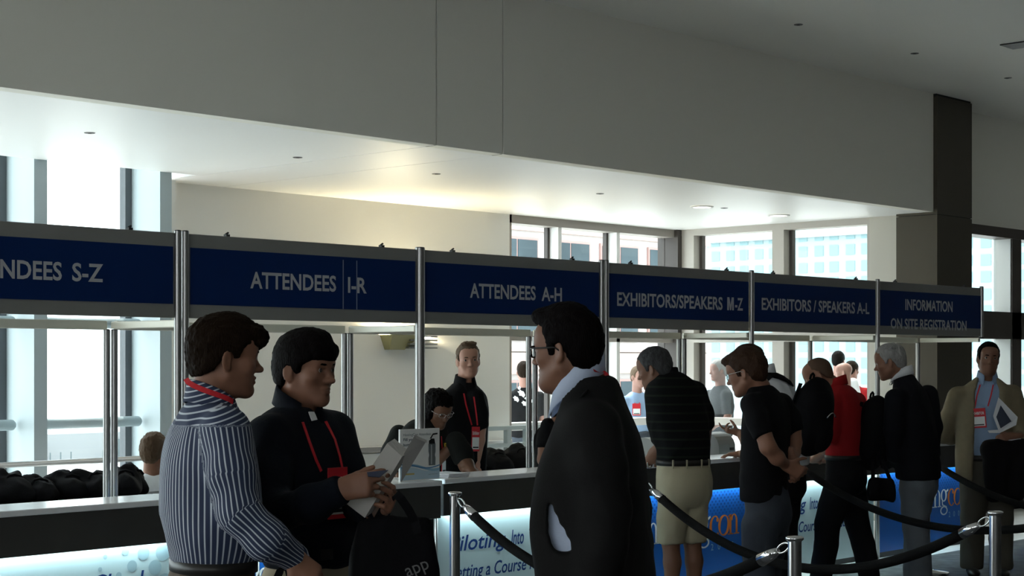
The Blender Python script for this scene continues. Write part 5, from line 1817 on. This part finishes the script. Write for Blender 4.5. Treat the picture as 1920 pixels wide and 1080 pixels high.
def stanchion(px, py, d, label):
    c = W(px, py, d)
    t = thing('rope_stanchion', label, 'stanchion', (c.x, c.y, 0), 'chrome rope stanchions')
    b = Vector((c.x, c.y, 0))
    MB().lathe(b, [(0, 0), (.165, 0), (.17, .008), (.165, .02), (.05, .035), (.028, .05)], 32).build('base', m_post2, t)
    MB().lathe(b, [(.0255, .04), (.0255, c.z - .02)], 20).build('pole', m_post2, t)
    MB().lathe(b, [(.0255, c.z - .02), (.034, c.z - .012), (.034, c.z - .004), (.026, c.z), (0, c.z + .001)], 20).build('cap', m_chrome, t)
    return Vector((c.x, c.y, c.z - .035))


front = [stanchion(1490, 1005, 6.16, 'chrome rope post at the bottom edge, before the jeans of the black T-shirt man'), stanchion(1866, 958, 7.2, 'chrome rope post in front of the man in the tan blazer')]
rear = [stanchion(853, 922, 8.16, 'chrome rope post before the white lit panel lettered Piloting Into'), stanchion(1203, 893, 9.2, 'chrome rope post hidden behind the man in the charcoal suit'),
        stanchion(1486, 857, 11.78, 'chrome rope post behind the clasped hands of the black T-shirt man'), stanchion(1738, 852, 12.85, 'chrome rope post beside the white-haired man')]
st_ = front[1] - front[0]
c = front[1] + st_
cc = Vector((c.x, c.y, 0))
far_post = front[1] + st_


def rope(a, b, sag, label):
    t = thing('barrier_rope', label, 'rope', tuple(a.lerp(b, .5) - UP * sag), 'black barrier ropes')
    dr = Vector((b.x - a.x, b.y - a.y, 0)).normalized()
    a2, b2 = a + dr * .03, b - dr * .03
    pts = []
    N = 28
    for k in range(N + 1):
        s_ = k / N
        pts.append(a2.lerp(b2, s_) - UP * (4 * sag * s_ * (1 - s_)))
    L = [0]
    for i in range(N):
        L.append(L[-1] + (pts[i + 1] - pts[i]).length)
    def at(l):
        for i in range(N):
            if L[i + 1] >= l:
                return pts[i].lerp(pts[i + 1], (l - L[i]) / (L[i + 1] - L[i]))
        return pts[-1]
    T = L[-1]
    MB().tube([at(.16 + (T - .32) * k / 30) for k in range(31)], .024, 12).build('rope_core', m_rope, t)
    for s0, s1, s2, s3 in ((0, .035, .07, .17), (T, T - .035, T - .07, T - .17)):
        MB().tube([at(s2), at(s2 * .6 + s3 * .4), at(s3)], [.014, .022, .026], 14).build('end_ferrule', m_chrome, t)
        p0, p1 = at(s0), at(s2)
        d_ = (p1 - p0)
        sd = d_.cross(UP).normalized()
        up_ = sd.cross(d_).normalized()
        ctr = p0.lerp(p1, .5)
        MB().tube([ctr + d_ * (.5 * math.cos(q)) + up_ * (.016 * math.sin(q)) for q in np.linspace(0, 2 * math.pi, 17)], .004, 8).build('hook', m_chrome, t)


rope(rear[0], front[0], .30, 'black rope sagging from the post by the Piloting Into panel towards the bottom edge')
rope(rear[1], front[1], .34, 'black rope sagging from behind the charcoal suit across the khaki shorts to the right')
rope(rear[2], far_post, .30, 'black rope sagging in front of the red polo man and the white-haired man')
rope(rear[3], far_post + st_, .30, 'black rope running from beside the white-haired man across the tan blazer man')
for q in (far_post, far_post + st_):
    b = Vector((q.x, q.y, 0))
    t = thing('rope_stanchion', 'chrome rope post just outside the picture at the right', 'stanchion', b, 'chrome rope stanchions')
    MB().lathe(b, [(0, 0), (.165, 0), (.17, .008), (.165, .02), (.05, .035), (.028, .05)], 32).build('base', m_post2, t)
    MB().lathe(b, [(.0255, .04), (.0255, q.z + .02), (.034, q.z + .025), (.026, q.z + .036), (0, q.z + .037)], 20).build('pole', m_post2, t)

# ---------------------------------------------------------------- things on and behind the counters
# small printed notice standing on the counter
ys = 7.14
a, b = onY(750, 850, ys), onY(824, 850, ys)
zt_ = onY(787, 804, ys).z
t = thing('counter_notice', 'white printed notice with a drink bottle and blue waves standing on the counter', 'notice', ((a.x + b.x) / 2, ys, ZC))
brd = MB().box((a.x, ys, ZC + .001), (b.x, ys + .012, zt_)).build('notice_board', mat('notice_white', (.92, .92, .90), .4), t)
o = Vector((a.x, ys - .001, ZC)); Wd, Hd = b.x - a.x, zt_ - ZC
m_ink = mat('notice_ink', (.04, .09, .11), .6)
m_ink2 = mat('notice_grey_ink', (.18, .22, .24), .6)
def bl(s_, x0, x1, z0, h, m=m_ink, bold=.0):
    letters(MB(), s_, o, AX, AZ, Wd * x0, Wd * x1, Hd * z0, Hd * (z0 + h), bold=bold, thick=.0006).build('lettering', m, brd)
bl('HostingCon Attendees', .08, .78, .87, .05, m_ink2)
bl('Fill your', .08, .40, .775, .055, bold=.02)
bl('bottles here', .08, .52, .675, .055, bold=.02)
m_w1, m_w2, m_w3 = mat('wave_pale_blue', (.30, .50, .66), .5), mat('wave_mid_blue', (.08, .25, .50), .5), mat('wave_sky', (.50, .64, .74), .5)
def wave(z0, amp, ph, th, m, dy, base=None):
    top = [o + AX * (Wd * k / 24) + AZ * (Hd * (z0 + amp * math.sin(ph + k / 24 * 5.2))) - AY * dy for k in range(25)]
    low = [(Vector((q.x, q.y, q.z - Hd * th)) if base is None else Vector((q.x, q.y, ZC + Hd * base))) for q in top]
    MB().strip([low, top], False).build('wave_print', m, brd)
wave(.22, .05, .6, .0, m_w3, .0004, base=.02)
wave(.27, .055, .2, .05, m_w1, .0008)
wave(.29, .045, 1.1, .022, m_w2, .0012)
xb_ = Wd * .80
m_bot, m_cap_ = mat('bottle_print_grey', (.16, .18, .19), .4), mat('bottle_cap_black', (.01, .01, .01), .4)
def flat(pts, m, name, dy):
    MB().add([o + AX * (xb_ + Wd * x) + AZ * (Hd * z) - AY * dy for x, z in pts], [tuple(range(len(pts)))]).build(name, m, brd)
flat([(-.085, .28), (.085, .28), (.09, .42), (.075, .48), (.09, .55), (.09, .70), (-.09, .70), (-.09, .55), (-.075, .48), (-.09, .42)], m_bot, 'bottle_print', .0016)
flat([(-.03, .30), (.0, .30), (.0, .68), (-.03, .68)], mat('bottle_highlight', (.5, .52, .53), .4), 'bottle_print', .002)
flat([(-.08, .70), (.08, .70), (.07, .76), (.06, .80), (-.02, .80), (-.08, .76)], m_cap_, 'bottle_cap_print', .0016)
flat([(-.06, .80), (-.02, .80), (.03, .87), (.14, .88), (.14, .91), (.02, .90)], m_cap_, 'bottle_cap_print', .0018)
bl('www', .70, .95, .10, .02, m_ink2); 
flat([(-.72, .12), (-.45, .12), (-.45, .15), (-.72, .15)], mat('notice_gold', (.5, .38, .12), .5), 'small_logo_bar', .0018)
p = onY(856, 890, 7.2)
t = thing('paper_stack', 'thin stack of white papers lying on the counter beside the notice', 'papers', (p.x, 7.22, ZC))
for k in range(3):
    MB().box((onY(830, 890, 7.2).x + k * .004, 7.15, ZC + .001 + k * .008), (onY(868, 890, 7.2).x + k * .006, 7.36, ZC + .008 + k * .008), .001).build('sheet_pile', m_paper, t)

# printers on the counter and table behind the khaki-shorts man
m_prn = mat('printer_grey', (.30, .31, .30), .4)
def printer(px, py, d, wpx, hpx, label):
    c = W(px, py, d); s_ = d / FPX; w, h = wpx * s_ / 2, hpx * s_
    t = thing('badge_printer', label, 'printer', (c.x, c.y, c.z - h))
    prof = []
    for k in range(13):
        an = math.pi * k / 12
        prof.append((-.15 * math.cos(an) * (1 if k < 7 else 1), h * (.45 + .55 * math.sin(an)**.7)))
    prof = [(-.15, 0.0)] + prof + [(.15, 0.0)]
    base = c - UP * h
    MB().prism([base - AX * w + AY * a + UP * b for a, b in prof], AX * (2 * w)).build('printer_case', m_prn, t)
    MB().box(base + Vector((-w * .8, -.156, h * .18)), base + Vector((w * .8, -.149, h * .32))).build('paper_slot', m_dark, t)
    MB().box(base + Vector((w * .3, -.155, h * .48)), base + Vector((w * .75, -.148, h * .56))).build('button_panel', m_dark, t)
    return t
ct = W(1338, 872, 12.6)
m_shelf = mat('shelf_grey', (.2, .2, .2), .5)
def stand_box(c, w, label):
    t = thing('side_table', label, 'table', (c.x, c.y, 0))
    MB().box((c.x - w, c.y - .28, c.z - .04), (c.x + w, c.y + .28, c.z), .004).build('table_top', m_shelf, t)
    for sx in (-1, 1):
        for sy in (-1, 1):
            MB().tube([(c.x + sx * (w - .05), c.y + sy * .23, 0), (c.x + sx * (w - .05), c.y + sy * .23, c.z - .04)], .018, 8).build('leg', m_alu, t)
    return t
pr = W(1335, 810, 13.2)
hpr = 64 * 13.2 / FPX
stand_box(Vector((pr.x - .35, pr.y + .08, pr.z - hpr - .001)), .75, 'grey table behind the counter carrying the rounded grey printer')
printer(1335, 810, 13.2, 52, 64, 'rounded grey badge printer behind the counter, right of the khaki shorts man')
c_ = W(1213, 820, 12.9); z_ = pr.z - hpr
printer(1213, EYE and 820, 12.9, 26, (c_.z - z_) / 12.9 * FPX, 'pale grey boxy printer behind the counter, left of the dark striped polo')

# heaped black bags on the table behind the counters
def sack(px, py, d, rx, rz, seed, label, h=.012):
    c = W(px, py, d)
    rz *= .68; rx *= .86
    c.z = .742 + rz * .8
    t = thing('black_bag', label, 'bag', (c.x, c.y, .742), 'heaped black bags behind the counters')
    F = Field(np.array(c) - .45, np.array(c) + .45, h)
    F.ell(c, (rx, .17, rz), k=0).ell(c - UP * rz * .4 + AX * rx * .3, (rx * .7, .19, rz * .6), k=.04)
    random.seed(seed)
    for k in range(4):
        a = random.uniform(-.8, .8)
        F.cap(c + AX * rx * a + UP * rz * .5, c + AX * (rx * a + random.uniform(-.05, .05)) + UP * rz * random.uniform(.95, 1.25), .05, .018, .05)
    F.plane((0, 0, .743), (0, 0, -1))
    V, Q = F.mesh(); V = folds(smooth(V, Q, 1), Q, .022, (11, 11, 8), seed); V[:, 2] = np.maximum(V[:, 2], .742)
    link('bag_cloth', np_mesh('bag_cloth', V, Q), m_bag, t)
    q = c + UP * rz * .8 - AY * .08
    MB().tube([q - AX * .06 - UP * .01, q - AX * .04 + UP * .02, q + UP * .028, q + AX * .05 + UP * .015, q + AX * .07 - UP * .01], .009, 8).build('handle', m_bag, t)
for i, a_ in enumerate(((14, 900, 10.7, .17, .14, 1, 'slumped black bag at the left edge of the picture, on the table by the windows'), (62, 912, 10.8, .15, .11, 2, 'low black bag second from the left edge, on the table by the windows'),
                        (122, 905, 11.0, .16, .12, 3, 'black bag with a peaked corner, left of the post under the S to Z sign'), (168, 905, 11.1, .15, .125, 4, 'black bag directly behind the post under the attendees S to Z sign'),
                        (222, 900, 11.2, .15, .135, 5, 'black bag right of the post, next to the seated person in white'), (240, 898, 11.4, .10, .13, 6, 'black bag closest to the seated person in white'),
                        (875, 858, 13.4, .15, .11, 7, 'black bag behind the staff man, left end of the heap by the low barrier'), (922, 852, 13.5, .17, .13, 8, 'black bag in the middle of the heap by the low barrier'), (966, 850, 13.7, .16, .15, 9, 'black bag at the right end of the heap by the low barrier'))):
    sack(*a_)
# ---------------------------------------------------------------- outside the windows
m_pink = mat('pink_stone', (.44, .33, .29), .8, var=.06)
m_pale = mat('pale_stone', (.42, .39, .38), .8)
m_oglass = mat('dark_window_glass', (.055, .075, .085), .5, var=.3, vscale=.5, spec=.05)
m_opink = mat('pink_window_frame', (.36, .22, .20), .6)
YA = 27.0
t = thing('stone_building', 'pink stone building with dark windows seen through the far windows', 'building', (30, YA + 3, 0))
xa, xb = 24.0, 36.8
MB().box((xa, YA, -14), (xb, YA + 8, 9)).build('wall', m_pale, t)
zw = lambda py: EYE - (py - HOR) * 42 / FPX
for z0, z1 in ((zw(700), zw(662)), (zw(445), zw(430)), (zw(660), zw(655))):
    MB().box((xa, YA - .12, z0), (xb, YA - .001, z1)).build('stone_band', m_pink, t)
x = xa + .4
k = 0
while x < xb - 1.5:
    for z0, z1 in ((.1, 1.2), (2.15, 4.65)):
        fr = MB().box((x, YA - .06, z0), (x + 1.55, YA - .001, z1)).build('window_frame', m_opink, t)
        for q in (0, 1):
            MB().box((x + .06 + q * .74, YA - .075, z0 + .06), (x + .75 + q * .74, YA - .055, z1 - .06)).build('pane', m_oglass, fr)
    x += 1.95
m_tower = mat('tower_cladding', (.30, .375, .39), .7, spec=.1)
m_tglass = mat('tower_glass', (.20, .30, .315), .5, spec=.05)
t = thing('glass_tower', 'pale office block with rows of square windows seen through the right-hand windows', 'building', (95, 62, 0))
XT, YT0, YT1, ZT1 = 78.0, 28, 66, 8.5
MB().box((XT, YT0, -14), (XT + 12, YT1, ZT1)).build('wall', m_tower, t)
MB().box((XT - .3, YT0 - .3, ZT1), (XT + 12, YT1 + .3, ZT1 + .7)).build('cornice', mat('tower_cornice', (.36, .40, .41), .6), t)
for r in range(5):
    for c in range(19):
        y = YT0 + .6 + c * 1.98
        mb = MB()
        for i_ in (0, 1):
            for j_ in (0, 1):
                mb.box((XT - .04, y + i_ * .95, .45 + r * 1.75 + j_ * .85), (XT - .001, y + .55 + i_ * .95, 1.0 + r * 1.75 + j_ * .85))
        mb.build('window', m_tglass, t)
t = thing('balcony_building', 'overexposed pale building with balconies seen through the tall left windows', 'building', (30, 80, 0))
m_bb = mat('bleached_plaster', (.22, .235, .24), .8)
xl, xr = 20, 52
ZB = EYE - (812 - HOR) * 69 / FPX
MB().box((xl, 60, -14), (xr, 70, ZB)).build('wall', m_bb, t)
for r in range(3):
    z = ZB - 1.7 - r * 2.6
    for c in range(7):
        x = xl + 1 + c * 4.4
        bal = MB().box((x, 59.2, z), (x + 3.0, 60, z + .12)).build('balcony', m_bb, t)
        MB().box((x + 1.0, 59.9, z + .12), (x + 2.2, 59.995, z + 1.4)).build('window', mat('shaded_glass', (.10, .125, .13), .5, spec=.05), t)
        for k in range(7):
            MB().tube([(x + .05 + k * .48, 59.25, z + .12), (x + .05 + k * .48, 59.25, z + 1.0)], .03, 5).build('railing_bar', MATS['shaded_glass'], bal)
# people on the terrace
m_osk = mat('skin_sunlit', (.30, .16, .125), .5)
def outsider(label, d, px, py, phi, body_phi, hair, shirt, lean=0, arms=None, seed=1, scale=1.0, lower=m_jeans, pants_top=None):
    p = Person(label, d, px, phi=body_phi, h=.014, hs=.008, skin=m_osk)
    k = d / FPX * 0 + 1 / (d / FPX)
    c = p.w(px, py)
    p.head(c, phi, pitch=-3, neck=c - UP * .20 - azim(phi) * .03, sc=scale, hair=.012 if hair else None, hair_mat=hair, zb=SHORT)
    z = c.z
    nx = px - (azim(phi).dot(RT)) * .03 * k
    R = lambda dz, a, b: (z + dz, c.x - azim(phi).x * .03, c.y - azim(phi).y * .03, a, b)
    p.torso('shirt', [R(-.78, .165, .12), R(-.65, .17, .125), R(-.45, .19, .125), R(-.32, .19, .11), R(-.24, .15, .09), R(-.18, .07, .065)], shirt,
            arms=[([c + p.u * (sg * .19) - UP * .29, c + p.u * (sg * .215) - UP * .42, c + p.u * (sg * .22) - UP * .50], [.062, .06, .06]) for sg in (-1, 1)], amp=.008, seed=seed)
    for i, sg in enumerate((-1, 1)):
        e = c + p.u * (sg * .225) - UP * .56 + p.f * .02
        w_ = (arms or {}).get(sg, e - UP * .24 + p.f * .06)
        p.chunk_chain([c + p.u * (sg * .22) - UP * .48, e, w_], [.046, .043, .028], .010)
        dd = (Vector(w_) - e).normalized()
        p.hand(w_, dd, -p.u * sg + UP * .1, sg, curl=(20, 25, 20))
    wp = Vector((c.x, c.y, z - .66))
    p.legs('trousers', lower, wp, .155, .115, seed=seed + 3, shoes=True)
    p.finish()
    return p
o1 = outsider('person outside in a black T-shirt with a white print, behind the rear posts', 19.6, 982, 697, 90, 95, H_BROWN, m_black, seed=201)
bv = o1.bvh('shirt')
mb = MB()
for (px, py, r) in ((978, 738, .05), (990, 744, .045), (968, 748, .04), (984, 757, .04), (997, 752, .03), (974, 728, .03)):
    q, n_ = surf(bv, px, py, .006)
    if q is not None:
        a1 = n_.orthogonal().normalized(); b1 = n_.cross(a1)
        mb.add([q + (a1 * math.cos(s_ * .524 * 1.0) + b1 * math.sin(s_ * .524) * .6) * (r * (1 + .25 * math.sin(s_ * 3))) for s_ in range(12)], [tuple(range(12))])
mb.build('shirt_print', mat('print_white', (.7, .7, .7), .7), o1.root)
o2 = outsider('man outside in a light blue shirt, behind the window left of the khaki shorts man', 19.4, 1197, 706, -60, -70, H_SANDY, m_lblue, seed=211)
badge_thing('red badge on the light blue shirt of the man outside the window', [[(1190, 735), (1190, 758)], [(1204, 735), (1198, 758)]], ((1193, 768), .10, .14, 0), o2.bvh('shirt'), None)
wl = W(1338, 800, 18.9)
o3 = outsider('man outside in a dark polo, forearm stretched out, left of the young man with glasses', 19.4, 1347, 694, 200, 205, H_GREY, mat('dark_grey_polo', (.03, .033, .036), .8), arms={-1: wl}, seed=221)
o4 = outsider('dark-haired man outside, standing behind the bald man in the checked shirt', 21.6, 1572, 676, 60, 80, H_BLACK, m_wshirt, seed=231)
m_check = bpy.data.materials.new('checked_shirt'); m_check.use_nodes = True
nt = m_check.node_tree; ck = nt.nodes.new('ShaderNodeTexChecker'); tc = nt.nodes.new('ShaderNodeTexCoord')
ck.inputs['Scale'].default_value = 45; ck.inputs['Color1'].default_value = (.25, .28, .28, 1); ck.inputs['Color2'].default_value = (.6, .62, .6, 1)
nt.links.new(tc.outputs['Object'], ck.inputs['Vector']); nt.links.new(ck.outputs['Color'], nt.nodes['Principled BSDF'].inputs['Base Color'])
o5 = outsider('bald man outside in a checked shirt, between the red polo man and the white-haired man', 20.2, 1582, 698, 160, 140, None, m_check, seed=241)
o6 = outsider('dark-haired person outside right of the bald man in the checked shirt', 22.2, 1597, 694, 40, 60, H_BROWN, m_redpolo, seed=251)
